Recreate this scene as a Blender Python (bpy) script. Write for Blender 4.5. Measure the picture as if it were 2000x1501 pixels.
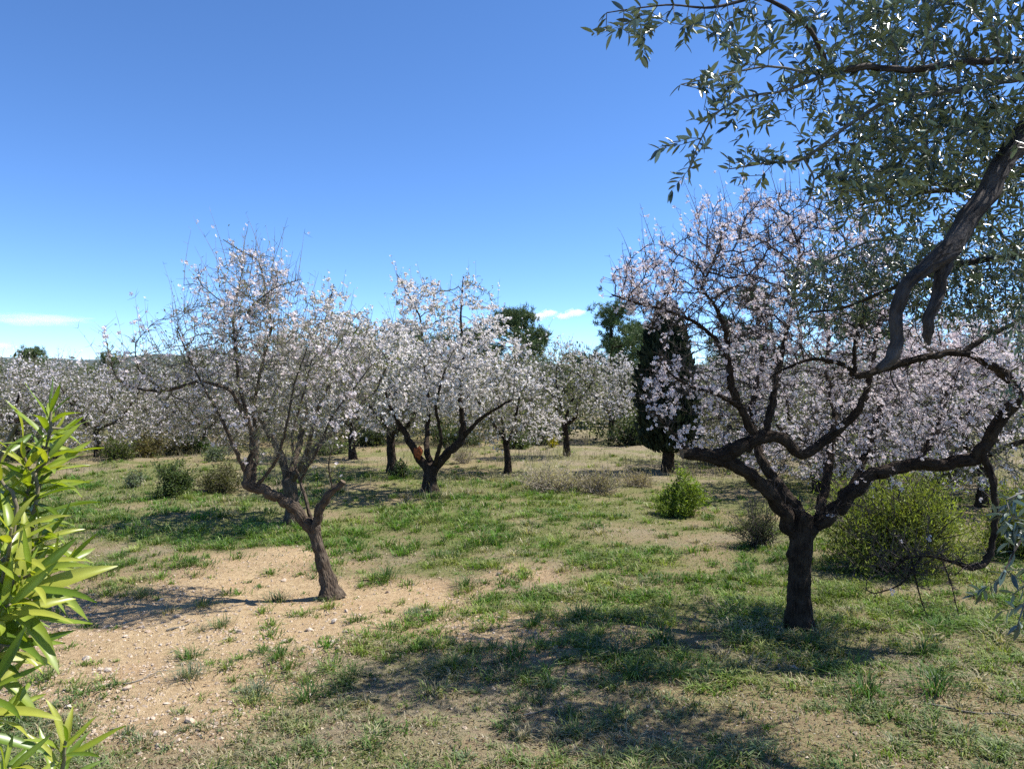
import bpy, math, random
import numpy as np
from mathutils import Vector, Matrix

for o in list(bpy.data.objects):
    bpy.data.objects.remove(o)
R = math.radians
scene = bpy.context.scene
COL = scene.collection

# ------------------------------------------------------------------ camera, sky, sun, exposure
F = 1482.0                      # focal length in photograph pixels (2000 wide)
CAMZ = 2.0
cam_d = bpy.data.cameras.new('camera')
cam_d.sensor_width = 36.0
cam_d.lens = 36.0 * F / 2000.0
cam_d.clip_start = 0.05
cam_d.clip_end = 9000.0
cam = bpy.data.objects.new('camera', cam_d)
cam.location = (0, 0, CAMZ)
cam.rotation_euler = (R(90), 0, 0)
COL.objects.link(cam)
scene.camera = cam

SUN_EL, SUN_AZ = 54.0, 75.0     # azimuth clockwise from the view direction (+Y)
world = bpy.data.worlds.new('World')
scene.world = world
world.use_nodes = True
wn = world.node_tree
wn.nodes.clear()
sky = wn.nodes.new('ShaderNodeTexSky')
sky.sky_type = 'NISHITA'
sky.sun_disc = False
sky.sun_elevation = R(SUN_EL)
sky.sun_rotation = R(SUN_AZ)
sky.altitude = 3000
sky.air_density = 0.8
sky.dust_density = 0.0
sky.ozone_density = 4.0
hsv = wn.nodes.new('ShaderNodeHueSaturation')      # the phone's vivid colour rendering, the whole sky alike
hsv.inputs['Saturation'].default_value = 1.13
hsv.inputs['Hue'].default_value = 0.503
bgn = wn.nodes.new('ShaderNodeBackground')
bgn.inputs['Strength'].default_value = 0.143
won = wn.nodes.new('ShaderNodeOutputWorld')
wn.links.new(sky.outputs[0], hsv.inputs['Color'])
wn.links.new(hsv.outputs[0], bgn.inputs['Color'])
wn.links.new(bgn.outputs[0], won.inputs['Surface'])

sun_d = bpy.data.lights.new('sun', 'SUN')
sun_d.energy = 5.0
sun_d.angle = R(0.5)
sun_d.color = (1.0, 0.965, 0.91)
sun = bpy.data.objects.new('sun', sun_d)
to_sun = Vector((math.sin(R(SUN_AZ)) * math.cos(R(SUN_EL)), math.cos(R(SUN_AZ)) * math.cos(R(SUN_EL)), math.sin(R(SUN_EL))))
sun.rotation_euler = to_sun.to_track_quat('Z', 'Y').to_euler()
sun.location = (20, 10, 30)
COL.objects.link(sun)

scene.view_settings.view_transform = 'Standard'
scene.view_settings.look = 'None'
scene.view_settings.exposure = 0.88
scene.view_settings.gamma = 1.0
scene.render.engine = 'CYCLES'
scene.cycles.max_bounces = 8
scene.cycles.volume_bounces = 6
scene.cycles.diffuse_bounces = 3
scene.cycles.glossy_bounces = 2
scene.cycles.transmission_bounces = 4
scene.cycles.transparent_max_bounces = 4
scene.cycles.use_denoising = False

rng = np.random.default_rng(7)

# ------------------------------------------------------------------ helpers
def W(px, py, Y):
    """a point of the place, from its direction in the photograph and its distance"""
    return np.array([(px - 1000.0) / F * Y, Y, CAMZ + (750.5 - py) / F * Y])

def _hash(ix, iy, seed):
    n = (ix * 374761393 + iy * 668265263 + seed * 974634777) & 0xFFFFFFFF
    n = ((n ^ (n >> 13)) * 1274126177) & 0xFFFFFFFF
    return ((n ^ (n >> 16)) & 0xFFFF) / 65535.0

def vnoise(x, y, seed=0):
    x = np.asarray(x, float); y = np.asarray(y, float)
    ix = np.floor(x).astype(np.int64); iy = np.floor(y).astype(np.int64)
    fx = x - ix; fy = y - iy
    fx = fx * fx * (3 - 2 * fx); fy = fy * fy * (3 - 2 * fy)
    a = _hash(ix, iy, seed); b = _hash(ix + 1, iy, seed)
    c = _hash(ix, iy + 1, seed); d = _hash(ix + 1, iy + 1, seed)
    return (a * (1 - fx) + b * fx) * (1 - fy) + (c * (1 - fx) + d * fx) * fy

def fbm(x, y, seed=0, oct=4):
    s = 0; a = 0.5; t = 0
    for k in range(oct):
        s = s + a * vnoise(np.asarray(x) * 2 ** k, np.asarray(y) * 2 ** k, seed + k * 17)
        t += a; a *= 0.5
    return s / t

def sstep(e0, e1, x):
    t = np.clip((x - e0) / (e1 - e0), 0, 1)
    return t * t * (3 - 2 * t)

def nrm(v):
    v = np.asarray(v, float)
    return v / np.maximum(np.linalg.norm(v, axis=-1, keepdims=True), 1e-9)

class Geo:
    def __init__(s):
        s.v = []; s.f = {3: [], 4: []}; s.m = {3: [], 4: []}; s.c = []; s.b = []; s.n = 0
    def add(s, v, tri=None, quad=None, col=None, mat=0, bark=None, trim=None):
        v = np.asarray(v, float).reshape(-1, 3)
        if len(v) == 0:
            return
        for k, f in ((3, tri), (4, quad)):
            if f is not None and len(f):
                f = np.asarray(f, np.int64).reshape(-1, k) + s.n
                s.f[k].append(f)
                s.m[k].append(np.broadcast_to(np.asarray(mat if trim is None else trim), (len(f),)).astype(np.int32))
        s.v.append(v)
        c = np.ones((len(v), 3)) * 0.5 if col is None else np.broadcast_to(np.asarray(col, float), (len(v), 3))
        s.c.append(c)
        s.b.append(v if bark is None else bark)
        s.n += len(v)
    def inst(s, bv, tri, quad, mats, pos, col=None, vcol=None, trim=None, qrim=None):
        """copies of a small base mesh: mats (m,3,3), pos (m,3)"""
        m = len(pos)
        if m == 0:
            return
        nb = len(bv)
        v = np.einsum('mij,nj->mni', mats, bv) + pos[:, None, :]
        off = (np.arange(m) * nb)[:, None, None]
        c = np.ones((m, nb, 3)) * 0.5
        if col is not None:
            c = np.repeat(np.asarray(col)[:, None, :], nb, 1)
        if vcol is not None:
            c = c * vcol[None]
        t = None if tri is None else (np.asarray(tri)[None] + off).reshape(-1, 3)
        q = None if quad is None else (np.asarray(quad)[None] + off).reshape(-1, 4)
        n0 = s.n
        s.v.append(v.reshape(-1, 3)); s.c.append(c.reshape(-1, 3)); s.b.append(v.reshape(-1, 3))
        if t is not None:
            s.f[3].append(t + n0)
            s.m[3].append(np.tile(np.asarray(trim if trim is not None else np.zeros(len(tri))), m).astype(np.int32))
        if q is not None:
            s.f[4].append(q + n0)
            s.m[4].append(np.tile(np.asarray(qrim if qrim is not None else np.zeros(len(quad))), m).astype(np.int32))
        s.n += m * nb
    def mesh(s, name, mats, origin=(0, 0, 0), smooth=True, bark=False):
        me = bpy.data.meshes.new(name)
        v = np.concatenate(s.v) if s.v else np.zeros((0, 3))
        T = np.concatenate(s.f[3]) if s.f[3] else np.zeros((0, 3), np.int64)
        Q = np.concatenate(s.f[4]) if s.f[4] else np.zeros((0, 4), np.int64)
        mi = np.concatenate([np.concatenate(s.m[k]) if s.m[k] else np.zeros(0, np.int32) for k in (3, 4)])
        me.vertices.add(len(v))
        me.vertices.foreach_set('co', (v - np.asarray(origin)).astype(np.float32).ravel())
        nl = T.size + Q.size
        me.loops.add(nl)
        me.loops.foreach_set('vertex_index', np.concatenate([T.ravel(), Q.ravel()]).astype(np.int32))
        me.polygons.add(len(T) + len(Q))
        ls = np.concatenate([np.arange(len(T)) * 3, T.size + np.arange(len(Q)) * 4]).astype(np.int32)
        me.polygons.foreach_set('loop_start', ls)
        me.polygons.foreach_set('material_index', mi)
        me.polygons.foreach_set('use_smooth', np.full(len(mi), smooth, bool))
        a = me.attributes.new('col', 'FLOAT_COLOR', 'POINT')
        c = np.concatenate(s.c)
        a.data.foreach_set('color', np.concatenate([c, np.ones((len(c), 1))], 1).astype(np.float32).ravel())
        if bark:
            a = me.attributes.new('bark', 'FLOAT_VECTOR', 'POINT')
            a.data.foreach_set('vector', np.concatenate(s.b).astype(np.float32).ravel())
        for m in (mats if isinstance(mats, (list, tuple)) else [mats]):
            me.materials.append(m)
        me.update(calc_edges=True)
        return me
    def obj(s, name, mats, parent=None, origin=(0, 0, 0), smooth=True, bark=False, kind=None):
        o = bpy.data.objects.new(name, s.mesh(name, mats, origin, smooth, bark))
        COL.objects.link(o)
        if parent is not None:
            o.parent = parent
        else:
            o.location = origin
        if kind:
            o['kind'] = kind
        return o

def thing(name, label, cat, loc=(0, 0, 0), group=None, rz=0.0, sc=1.0):
    o = bpy.data.objects.new(name, None)
    o.empty_display_size = 0.2
    o.location = tuple(loc); o.rotation_euler = (0, 0, rz); o.scale = (sc, sc, sc)
    COL.objects.link(o)
    o['label'] = label; o['category'] = cat
    if group:
        o['group'] = group
    return o

def tag(o, label, cat, group=None):
    o['label'] = label; o['category'] = cat
    if group:
        o['group'] = group
    return o

def copy_thing(src, label, loc, rz=0.0, sc=(1, 1, 1), group=None):
    r = src.copy(); COL.objects.link(r)
    r.location = tuple(loc); r.rotation_euler = (0, 0, rz); r.scale = sc
    r['label'] = label
    if group:
        r['group'] = group
    for ch in src.children:
        c = ch.copy(); COL.objects.link(c); c.parent = r
    return r

def catmull(P, n_per=None, step=None, lin=0.0):
    P = np.asarray(P, float)
    Q = np.vstack([2 * P[0] - P[1], P, 2 * P[-1] - P[-2]])
    out = []
    for i in range(1, len(Q) - 2):
        L = np.linalg.norm(Q[i + 1][:3] - Q[i][:3])
        n = max(1, int(round(L / step))) if step else n_per
        t = np.arange(n) / n
        t = t[:, None]
        a, b, c, d = Q[i - 1], Q[i], Q[i + 1], Q[i + 2]
        out.append((1 - lin) * 0.5 * (2 * b + (c - a) * t + (2 * a - 5 * b + 4 * c - d) * t ** 2 + (3 * b - a - 3 * c + d) * t ** 3) + lin * (b + (c - b) * t))
    out.append(P[-1][None])
    return np.vstack(out)

def tube(geo, P, rad, sides=12, rough=0.12, seed=0, cap=False, flare=0.0):
    """a limb: rings carried along the path, lumpy and ridged like bark"""
    P = np.asarray(P, float).copy(); n = len(P)
    if n > 8 and rough > .07:
        L0 = np.concatenate([[0], np.cumsum(np.linalg.norm(np.diff(P, axis=0), axis=1))]) / max(float(np.mean(rad)), .004)
        wob = np.stack([fbm(L0 * .42, L0 * 0 + 7.3 * k, seed + 31 * k, 2) - .5 for k in range(3)], -1)
        P += wob * np.asarray(rad)[:, None] * np.minimum(1, np.arange(n) / 4)[:, None] * (.25 if flare else 1.0)
    d = np.gradient(P, axis=0); d = nrm(d)
    u = np.zeros((n, 3))
    ref = np.array([0.31, 0.52, 0.13]); u0 = nrm(ref - d[0] * np.dot(ref, d[0]))
    for i in range(n):
        u0 = nrm(u0 - d[i] * np.dot(u0, d[i])); u[i] = u0
    w = np.cross(d, u)
    L = np.concatenate([[0], np.cumsum(np.linalg.norm(np.diff(P, axis=0), axis=1))])
    th = np.linspace(0, 2 * np.pi, sides, endpoint=False)
    rr = np.asarray(rad)[:, None] * np.ones((1, sides))
    rm = float(np.mean(rad))
    cx = np.cos(th)[None] * 2.2 + 40; cy = np.sin(th)[None] * 2.2
    ridge = vnoise(cx * 1.0 + cy * 1.7 + seed * 3.1, (L / max(rm, .01) * 0.55)[:, None] + cy * 1.1, seed) - 0.5
    ridge2 = vnoise(cx * 3.1 - cy * 2.3 + seed, (L / max(rm, .01) * 1.6)[:, None] + cx * .6, seed + 5) - 0.5
    if sides >= 16:
        rd = vnoise((th / (2 * np.pi) * 13)[None] + 0.5 * np.sin(L / rm * .7)[:, None] + seed, (L / rm * .35)[:, None] + 0 * cx, seed + 9)
        rr = rr * (1 + rough * .9 * (np.abs(rd - .5) * 2 - .5))
    rr = rr * (1 + rough * 2.0 * ridge + rough * 1.3 * ridge2)
    if sides >= 12:
        kr = np.random.default_rng(seed + 99)
        for _ in range(int(L[-1] / rm * .45)):
            l0 = kr.random() * L[-1]; t0 = kr.random() * 6.283; am = kr.uniform(.1, .42)
            dt = np.angle(np.exp(1j * (th - t0)))
            rr = rr * (1 + am * np.exp(-((L - l0) / (rm * .55))[:, None] ** 2 - (dt / .55)[None] ** 2))
    if flare:
        rr = rr * (1 + flare * np.exp(-L / (rm * 1.6))[:, None] * (1 + 0.55 * np.sin(th * 3 + seed)[None]))
    V = P[:, None] + rr[..., None] * (np.cos(th)[None, :, None] * u[:, None] + np.sin(th)[None, :, None] * w[:, None])
    B = np.stack([np.cos(th)[None] * rr, np.sin(th)[None] * rr, L[:, None] * np.ones((1, sides))], -1)
    i = np.arange(n - 1)[:, None] * sides; j = np.arange(sides)[None]; j2 = (j + 1) % sides
    q = np.stack([i + j, i + j2, i + sides + j2, i + sides + j], -1).reshape(-1, 4)
    geo.add(V.reshape(-1, 3), quad=q, bark=B.reshape(-1, 3))
    # rounded / sawn end
    e = V[-1]; c = P[-1] + d[-1] * (0.0 if cap else rad[-1] * 0.5)
    vv = np.vstack([e, c[None]])
    geo.add(vv, tri=[[k, (k + 1) % sides, sides] for k in range(sides)], bark=np.vstack([B[-1], [[0, 0, L[-1]]]]),
            mat=1 if cap else 0)

def edges_geo(geo, N, par, rad, start, sides=3):
    """thin branches: one frustum for each node from index start on"""
    N = np.asarray(N); par = np.asarray(par); rad = np.asarray(rad)
    idx = np.arange(start, len(N)); idx = idx[par[idx] >= 0]
    if len(idx) == 0:
        return
    p = par[idx]
    d = nrm(N[idx] - N[p])
    ref = np.array([0.37, 0.61, 0.23])
    u = nrm(np.cross(d, ref)); w = np.cross(d, u)
    r0 = np.minimum(rad[p], rad[idx] * 1.25); r1 = rad[idx]
    th = np.linspace(0, 2 * np.pi, sides, endpoint=False)
    ring = np.cos(th)[None, :, None] * u[:, None] + np.sin(th)[None, :, None] * w[:, None]
    a = N[p][:, None] + ring * r0[:, None, None]
    b = (N[idx] + d * r1[:, None] * 0.4)[:, None] + ring * r1[:, None, None]
    V = np.concatenate([a, b], 1)
    m = len(idx)
    j = np.arange(sides); j2 = (j + 1) % sides
    q = np.stack([j, j2, sides + j2, sides + j], -1)
    q = (q[None] + (np.arange(m) * 2 * sides)[:, None, None]).reshape(-1, 4)
    geo.add(V.reshape(-1, 3), quad=q)

def shoots_geo(geo, A, D, L, r, rs, curve=0.15, segs=2):
    """thin tapering shoots from A along D; returns points along them"""
    m = len(A)
    if m == 0:
        return np.zeros((0, 3)), np.zeros((0, 3))
    side = nrm(np.cross(D, rs.normal(size=(m, 3))))
    ref = nrm(np.cross(D, np.array([0.37, 0.61, 0.23]))); w = np.cross(D, ref)
    th = np.array([0, 2.094, 4.188])
    prev = None; pts = []; dirs = []
    for k in range(segs + 1):
        t = k / segs
        c = A + D * (L * t)[:, None] + side * (L * curve * t * t)[:, None]
        rad = r * (1 - 0.75 * t)
        ring = c[:, None] + (np.cos(th)[None, :, None] * ref[:, None] + np.sin(th)[None, :, None] * w[:, None]) * np.broadcast_to(rad, (m,))[:, None, None]
        if prev is not None:
            V = np.concatenate([prev, ring], 1)
            q = np.array([[0, 1, 4, 3], [1, 2, 5, 4], [2, 0, 3, 5]])
            q = (q[None] + (np.arange(m) * 6)[:, None, None]).reshape(-1, 4)
            geo.add(V.reshape(-1, 3), quad=q)
        prev = ring
        if k:
            pts.append(c); dirs.append(D)
    return np.concatenate(pts), np.concatenate(dirs)

def colonize(N, par, A, step, di, dk, iters, rs, up=0.0, wob=0.25, maxn=9000):
    """space colonisation: branches grow from the limbs N towards the points A of the crown"""
    N = [np.asarray(n) for n in N]; par = list(par)
    A = np.asarray(A)
    NN = np.array(N)
    bd = np.full(len(A), 1e9); bi = np.zeros(len(A), int)
    for s0 in range(0, len(A), 500):
        D = np.linalg.norm(A[s0:s0 + 500, None] - NN[None], axis=2)
        bi[s0:s0 + 500] = D.argmin(1); bd[s0:s0 + 500] = D.min(1)
    nch = {}
    for it in range(iters):
        act = bd < di
        if not act.any() or len(N) > maxn:
            break
        NA = np.array(N)
        dirs = nrm(A[act] - NA[bi[act]])
        acc = np.zeros((len(N), 3)); cnt = np.zeros(len(N))
        np.add.at(acc, bi[act], dirs); np.add.at(cnt, bi[act], 1)
        src = np.nonzero(cnt)[0]
        src = np.array([k for k in src if nch.get(k, 0) < 3], int)
        if len(src) == 0:
            break
        nd = nrm(acc[src]) + rs.normal(size=(len(src), 3)) * wob
        nd[:, 2] += up
        # keep some of the parent's course
        pp = np.array([par[k] for k in src])
        ok = pp >= 0
        cont = np.zeros((len(src), 3)); cont[ok] = nrm(NA[src[ok]] - NA[pp[ok]])
        nd = nrm(nrm(nd) + 0.35 * cont)
        new = NA[src] + nd * step
        base = len(N)
        for k, q in zip(src, new):
            N.append(q); par.append(int(k)); nch[k] = nch.get(k, 0) + 1
        D = np.linalg.norm(A[:, None] - new[None], axis=2)
        m = D.min(1); mi = D.argmin(1)
        better = m < bd
        bd[better] = m[better]; bi[better] = base + mi[better]
        keep = bd > dk
        A = A[keep]; bd = bd[keep]; bi = bi[keep]
        if len(A) == 0:
            break
    return np.array(N), np.array(par)

def pipe_radii(par, n0, fixed, tip, e=2.3, rmax=0.03):
    n = len(par)
    acc = np.zeros(n)
    rad = np.zeros(n)
    for k in range(n - 1, -1, -1):
        if k < n0:
            rad[k] = fixed[k]; continue
        rad[k] = max(tip, min(rmax, acc[k] ** (1 / e))) if acc[k] > 0 else tip
        if par[k] >= 0:
            acc[par[k]] += rad[k] ** e
    for k in range(n0, n):
        rad[k] = min(rad[k], rad[par[k]] * 0.95)
        rad[k] = max(rad[k], tip * 0.8)
    return rad

def blob_points(blobs, rs, dens=1.0):
    out = []
    for (c, r, n) in blobs:
        n = int(n * dens)
        p = nrm(rs.normal(size=(n, 3))) * (rs.random((n, 1)) ** 0.42)
        out.append(np.asarray(c) + p * np.asarray(r))
    return np.vstack(out)

def frames(d, rs, roll=None):
    """rotation matrices whose first axis is d and whose roll is random"""
    d = nrm(d); m = len(d)
    q = rs.normal(size=(m, 3)) if roll is None else roll
    z = nrm(q - d * np.sum(q * d, 1, keepdims=True))
    y = np.cross(z, d)
    return np.stack([d, y, z], -1)

# ------------------------------------------------------------------ materials
def new_mat(name):
    m = bpy.data.materials.new(name); m.use_nodes = True
    nt = m.node_tree; nt.nodes.clear()
    out = nt.nodes.new('ShaderNodeOutputMaterial')
    return m, nt, out

def ramp(nt, src, stops):
    r = nt.nodes.new('ShaderNodeValToRGB')
    e = r.color_ramp.elements
    while len(e) < len(stops):
        e.new(0.5)
    for k, (p, c) in enumerate(stops):
        e[k].position = p; e[k].color = (*c, 1)
    nt.links.new(src, r.inputs[0])
    return r.outputs[0]

def noise(nt, vec, scale, detail=4, rough=0.6):
    n = nt.nodes.new('ShaderNodeTexNoise')
    n.inputs['Scale'].default_value = scale; n.inputs['Detail'].default_value = detail
    n.inputs['Roughness'].default_value = rough
    if vec is not None:
        nt.links.new(vec, n.inputs['Vector'])
    return n.outputs['Fac']

def mixc(nt, fac, a, b, mode='MIX'):
    m = nt.nodes.new('ShaderNodeMix'); m.data_type = 'RGBA'; m.blend_type = mode
    for s, v in ((m.inputs[0], fac), (m.inputs[6], a), (m.inputs[7], b)):
        if hasattr(v, 'node'):
            nt.links.new(v, s)
        elif isinstance(v, (int, float)):
            s.default_value = v
        else:
            s.default_value = (*v, 1)
    return m.outputs[2]

def bark_mat(name, dark, light, moss=None, scale=1.0, bump=0.6):
    m, nt, out = new_mat(name)
    at = nt.nodes.new('ShaderNodeAttribute'); at.attribute_name = 'bark'
    mp = nt.nodes.new('ShaderNodeMapping'); mp.inputs['Scale'].default_value = (1, 1, 0.22)
    nt.links.new(at.outputs['Vector'], mp.inputs[0])
    n1 = noise(nt, mp.outputs[0], 60 * scale, 5, 0.65)
    n2 = noise(nt, at.outputs['Vector'], 9 * scale, 3, 0.6)
    v = nt.nodes.new('ShaderNodeTexVoronoi'); v.feature = 'DISTANCE_TO_EDGE'; v.inputs['Scale'].default_value = 42 * scale
    nt.links.new(mp.outputs[0], v.inputs['Vector'])
    c = ramp(nt, n1, [(0.3, dark), (0.68, light)])
    c = mixc(nt, ramp(nt, n2, [(0.45, (0, 0, 0)), (0.7, (1, 1, 1))]), c, moss or tuple(x * 1.25 for x in light))
    p = nt.nodes.new('ShaderNodeBsdfPrincipled')
    nt.links.new(c, p.inputs['Base Color'])
    p.inputs['Roughness'].default_value = 0.92
    p.inputs['Specular IOR Level'].default_value = 0.15
    add = nt.nodes.new('ShaderNodeMath'); add.operation = 'ADD'
    pw = nt.nodes.new('ShaderNodeMath'); pw.operation = 'MULTIPLY'; pw.inputs[1].default_value = 1.6
    nt.links.new(v.outputs['Distance'], pw.inputs[0])
    nt.links.new(pw.outputs[0], add.inputs[0]); nt.links.new(n1, add.inputs[1])
    b = nt.nodes.new('ShaderNodeBump'); b.inputs['Strength'].default_value = bump; b.inputs['Distance'].default_value = 0.02
    nt.links.new(add.outputs[0], b.inputs['Height']); nt.links.new(b.outputs[0], p.inputs['Normal'])
    nt.links.new(p.outputs[0], out.inputs[0])
    return m

def twig_mat(name, a, b):
    m, nt, out = new_mat(name)
    g = nt.nodes.new('ShaderNodeNewGeometry')
    n = noise(nt, g.outputs['Position'], 14, 2)
    c = ramp(nt, n, [(0.35, a), (0.65, b)])
    p = nt.nodes.new('ShaderNodeBsdfPrincipled'); nt.links.new(c, p.inputs['Base Color'])
    p.inputs['Roughness'].default_value = 0.8; p.inputs['Specular IOR Level'].default_value = 0.2
    nt.links.new(p.outputs[0], out.inputs[0])
    return m

def leaf_mat(name, trans=0.35, rough=0.5, spec=0.3, tint=(1, 1, 1), tcol=(1.0, 1.0, 0.6), tgain=1.0):
    """colour from the leaf's own attribute; some light goes through the blade"""
    m, nt, out = new_mat(name)
    at = nt.nodes.new('ShaderNodeAttribute'); at.attribute_name = 'col'
    c = mixc(nt, 1.0, at.outputs['Color'], tint, 'MULTIPLY')
    p = nt.nodes.new('ShaderNodeBsdfPrincipled'); nt.links.new(c, p.inputs['Base Color'])
    p.inputs['Roughness'].default_value = rough; p.inputs['Specular IOR Level'].default_value = spec
    if trans > 0:
        t = nt.nodes.new('ShaderNodeBsdfTranslucent')
        tc = mixc(nt, 1.0, c, tuple(x * tgain for x in tcol), 'MULTIPLY')
        nt.links.new(tc, t.inputs['Color'])
        mx = nt.nodes.new('ShaderNodeMixShader'); mx.inputs[0].default_value = trans
        nt.links.new(p.outputs[0], mx.inputs[1]); nt.links.new(t.outputs[0], mx.inputs[2])
        nt.links.new(mx.outputs[0], out.inputs[0])
    else:
        nt.links.new(p.outputs[0], out.inputs[0])
    return m

M_ALMOND = bark_mat('almond_bark', (0.008, 0.0055, 0.004), (0.052, 0.036, 0.025), (0.066, 0.05, 0.036), bump=1.0)
M_ALMOND2 = bark_mat('weathered_almond_bark', (0.025, 0.018, 0.013), (0.115, 0.085, 0.06), (0.14, 0.11, 0.08), bump=.9)
M_OLIVE = bark_mat('olive_bark', (0.022, 0.017, 0.015), (0.095, 0.077, 0.066), (0.11, 0.092, 0.08), bump=1.0)
M_CUT = twig_mat('sawn_wood', (0.10, 0.07, 0.045), (0.17, 0.125, 0.08))
M_ORANGE = twig_mat('fresh_orange_wood', (0.20, 0.05, 0.015), (0.33, 0.10, 0.035))
M_TWIG = twig_mat('almond_twig', (0.035, 0.028, 0.023), (0.10, 0.08, 0.068))
M_TWIG2 = twig_mat('grey_almond_twig', (0.10, 0.09, 0.065), (0.20, 0.18, 0.135))
M_STRAW = twig_mat('dry_stem', (0.19, 0.155, 0.115), (0.33, 0.28, 0.22))
M_OTWIG = twig_mat('olive_twig', (0.10, 0.095, 0.075), (0.20, 0.18, 0.15))
M_BLOSSOM = leaf_mat('almond_blossom', trans=0.34, rough=0.7, spec=0.1, tcol=(1, .97, .97))
M_LEAF = leaf_mat('soft_leaf', trans=0.35, rough=0.55, spec=0.25, tcol=(1.2, 1.3, 0.5))
M_OTOP = leaf_mat('olive_leaf_top', trans=0.0, rough=0.34, spec=0.8, tcol=(1, 1.2, .5))
M_OBOT = leaf_mat('olive_leaf_underside', trans=0.0, rough=0.55, spec=0.3, tint=(4.2, 3.8, 4.3), tcol=(.4, .55, .25))
M_GRASS = leaf_mat('grass_blade', trans=0.3, rough=0.5, spec=0.3, tcol=(1.1, 1.3, 0.5))
M_NEEDLE = leaf_mat('needle', trans=0.12, rough=0.6, spec=0.2)
M_SHRUB = leaf_mat('glossy_shrub_leaf', trans=0.34, rough=0.36, spec=0.45, tcol=(1.5, 1.55, 0.35))

def stone_mat():
    m, nt, out = new_mat('limestone')
    oi = nt.nodes.new('ShaderNodeObjectInfo'); g = nt.nodes.new('ShaderNodeNewGeometry')
    at = nt.nodes.new('ShaderNodeAttribute'); at.attribute_name = 'col'
    n = noise(nt, g.outputs['Position'], 60, 4)
    c = mixc(nt, 0.6, at.outputs['Color'], ramp(nt, n, [(0.3, (0.26, 0.19, 0.13)), (0.7, (0.55, 0.46, 0.36))]))
    p = nt.nodes.new('ShaderNodeBsdfPrincipled'); nt.links.new(c, p.inputs['Base Color'])
    p.inputs['Roughness'].default_value = 0.9
    b = nt.nodes.new('ShaderNodeBump'); b.inputs['Strength'].default_value = 0.4; b.inputs['Distance'].default_value = 0.01
    nt.links.new(n, b.inputs['Height']); nt.links.new(b.outputs[0], p.inputs['Normal'])
    nt.links.new(p.outputs[0], out.inputs[0])
    return m
M_STONE = stone_mat()

def ground_mat():
    m, nt, out = new_mat('orchard_soil')
    at = nt.nodes.new('ShaderNodeAttribute'); at.attribute_name = 'col'     # r: plant cover, g: dry straw, b: redness
    sp = nt.nodes.new('ShaderNodeSeparateColor'); nt.links.new(at.outputs['Color'], sp.inputs[0])
    g = nt.nodes.new('ShaderNodeNewGeometry'); P = g.outputs['Position']
    n1 = noise(nt, P, 1.6, 5); n2 = noise(nt, P, 22, 5, 0.7); n3 = noise(nt, P, 110, 3, 0.7); n4 = noise(nt, P, 7, 4, .6)
    soil = ramp(nt, n2, [(0.25, (0.27, 0.185, 0.098)), (0.5, (0.44, 0.32, 0.18)), (0.75, (0.59, 0.455, 0.275))])
    soil = mixc(nt, ramp(nt, n1, [(0.45, (0, 0, 0)), (0.75, (.45, .45, .45))]), soil, (0.38, 0.235, 0.13))
    straw = ramp(nt, n3, [(0.3, (0.17, 0.135, 0.085)), (0.7, (0.35, 0.285, 0.19))])
    green = ramp(nt, n3, [(0.3, (0.09, 0.10, 0.035)), (0.7, (0.22, 0.22, 0.085))])
    def thr(fac, nz, w=0.35):
        a = nt.nodes.new('ShaderNodeMath'); a.operation = 'ADD'; nt.links.new(fac, a.inputs[0]); nt.links.new(nz, a.inputs[1])
        mr = nt.nodes.new('ShaderNodeMapRange'); nt.links.new(a.outputs[0], mr.inputs[0])
        mr.inputs[1].default_value = 1.0 - w / 2; mr.inputs[2].default_value = 1.0 + w / 2
        return mr.outputs[0]
    soil = mixc(nt, sp.outputs[2], ramp(nt, n2, [(0.25, (0.16, 0.11, 0.065)), (0.5, (0.30, 0.215, 0.13)), (0.75, (0.43, 0.325, 0.205))]), soil)
    c = mixc(nt, thr(sp.outputs[1], n4), soil, straw)
    c = mixc(nt, thr(sp.outputs[0], n2, 0.5), c, green)
    p = nt.nodes.new('ShaderNodeBsdfPrincipled'); nt.links.new(c, p.inputs['Base Color'])
    p.inputs['Roughness'].default_value = 0.95; p.inputs['Specular IOR Level'].default_value = 0.1
    b = nt.nodes.new('ShaderNodeBump'); b.inputs['Strength'].default_value = 0.8; b.inputs['Distance'].default_value = 0.03
    ad = nt.nodes.new('ShaderNodeMath'); ad.operation = 'ADD'
    nt.links.new(n2, ad.inputs[0]); nt.links.new(n3, ad.inputs[1])
    nt.links.new(ad.outputs[0], b.inputs['Height']); nt.links.new(b.outputs[0], p.inputs['Normal'])
    nt.links.new(p.outputs[0], out.inputs[0])
    return m
M_GROUND = ground_mat()

# ------------------------------------------------------------------ the ground
def gh(x, y):
    x = np.asarray(x, float); y = np.asarray(y, float)
    fade = np.exp(-np.maximum(np.hypot(x, y - 10) - 30, 0) / 30)
    h = (fbm(x * 0.35, y * 0.35, 3, 3) - 0.5) * 0.16 + (fbm(x * 2.3, y * 2.3, 8, 3) - 0.5) * 0.07 + (vnoise(x * 9, y * 9, 4) - .5) * 0.018
    return h * fade

def sand_mask(x, y):
    d = np.hypot((x + 2.55) / 2.05, (y - 6.95) / 2.0)
    d2 = np.hypot((x + 0.2) / 1.5, (y - 6.2) / 0.9)
    n = fbm(x * 1.1, y * 1.1, 21, 4)
    a = 1 - sstep(0.55, 1.35, d + (n - 0.5) * 1.5)
    b = (1 - sstep(0.3, 1.2, d2 + (n - 0.5) * 1.3)) * 0.75
    return np.maximum(a, b)

def lush_mask(x, y):
    n = fbm(x * 0.8, y * 0.8, 33, 4)
    band = sstep(8.0, 9.6, y + (n - .5) * 2.5) * (1 - sstep(15.5, 19, y)) * (1 - sstep(0.3, 2.8, x + (n - .5) * 3))
    return band * sstep(0.3, 0.55, n)

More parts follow.
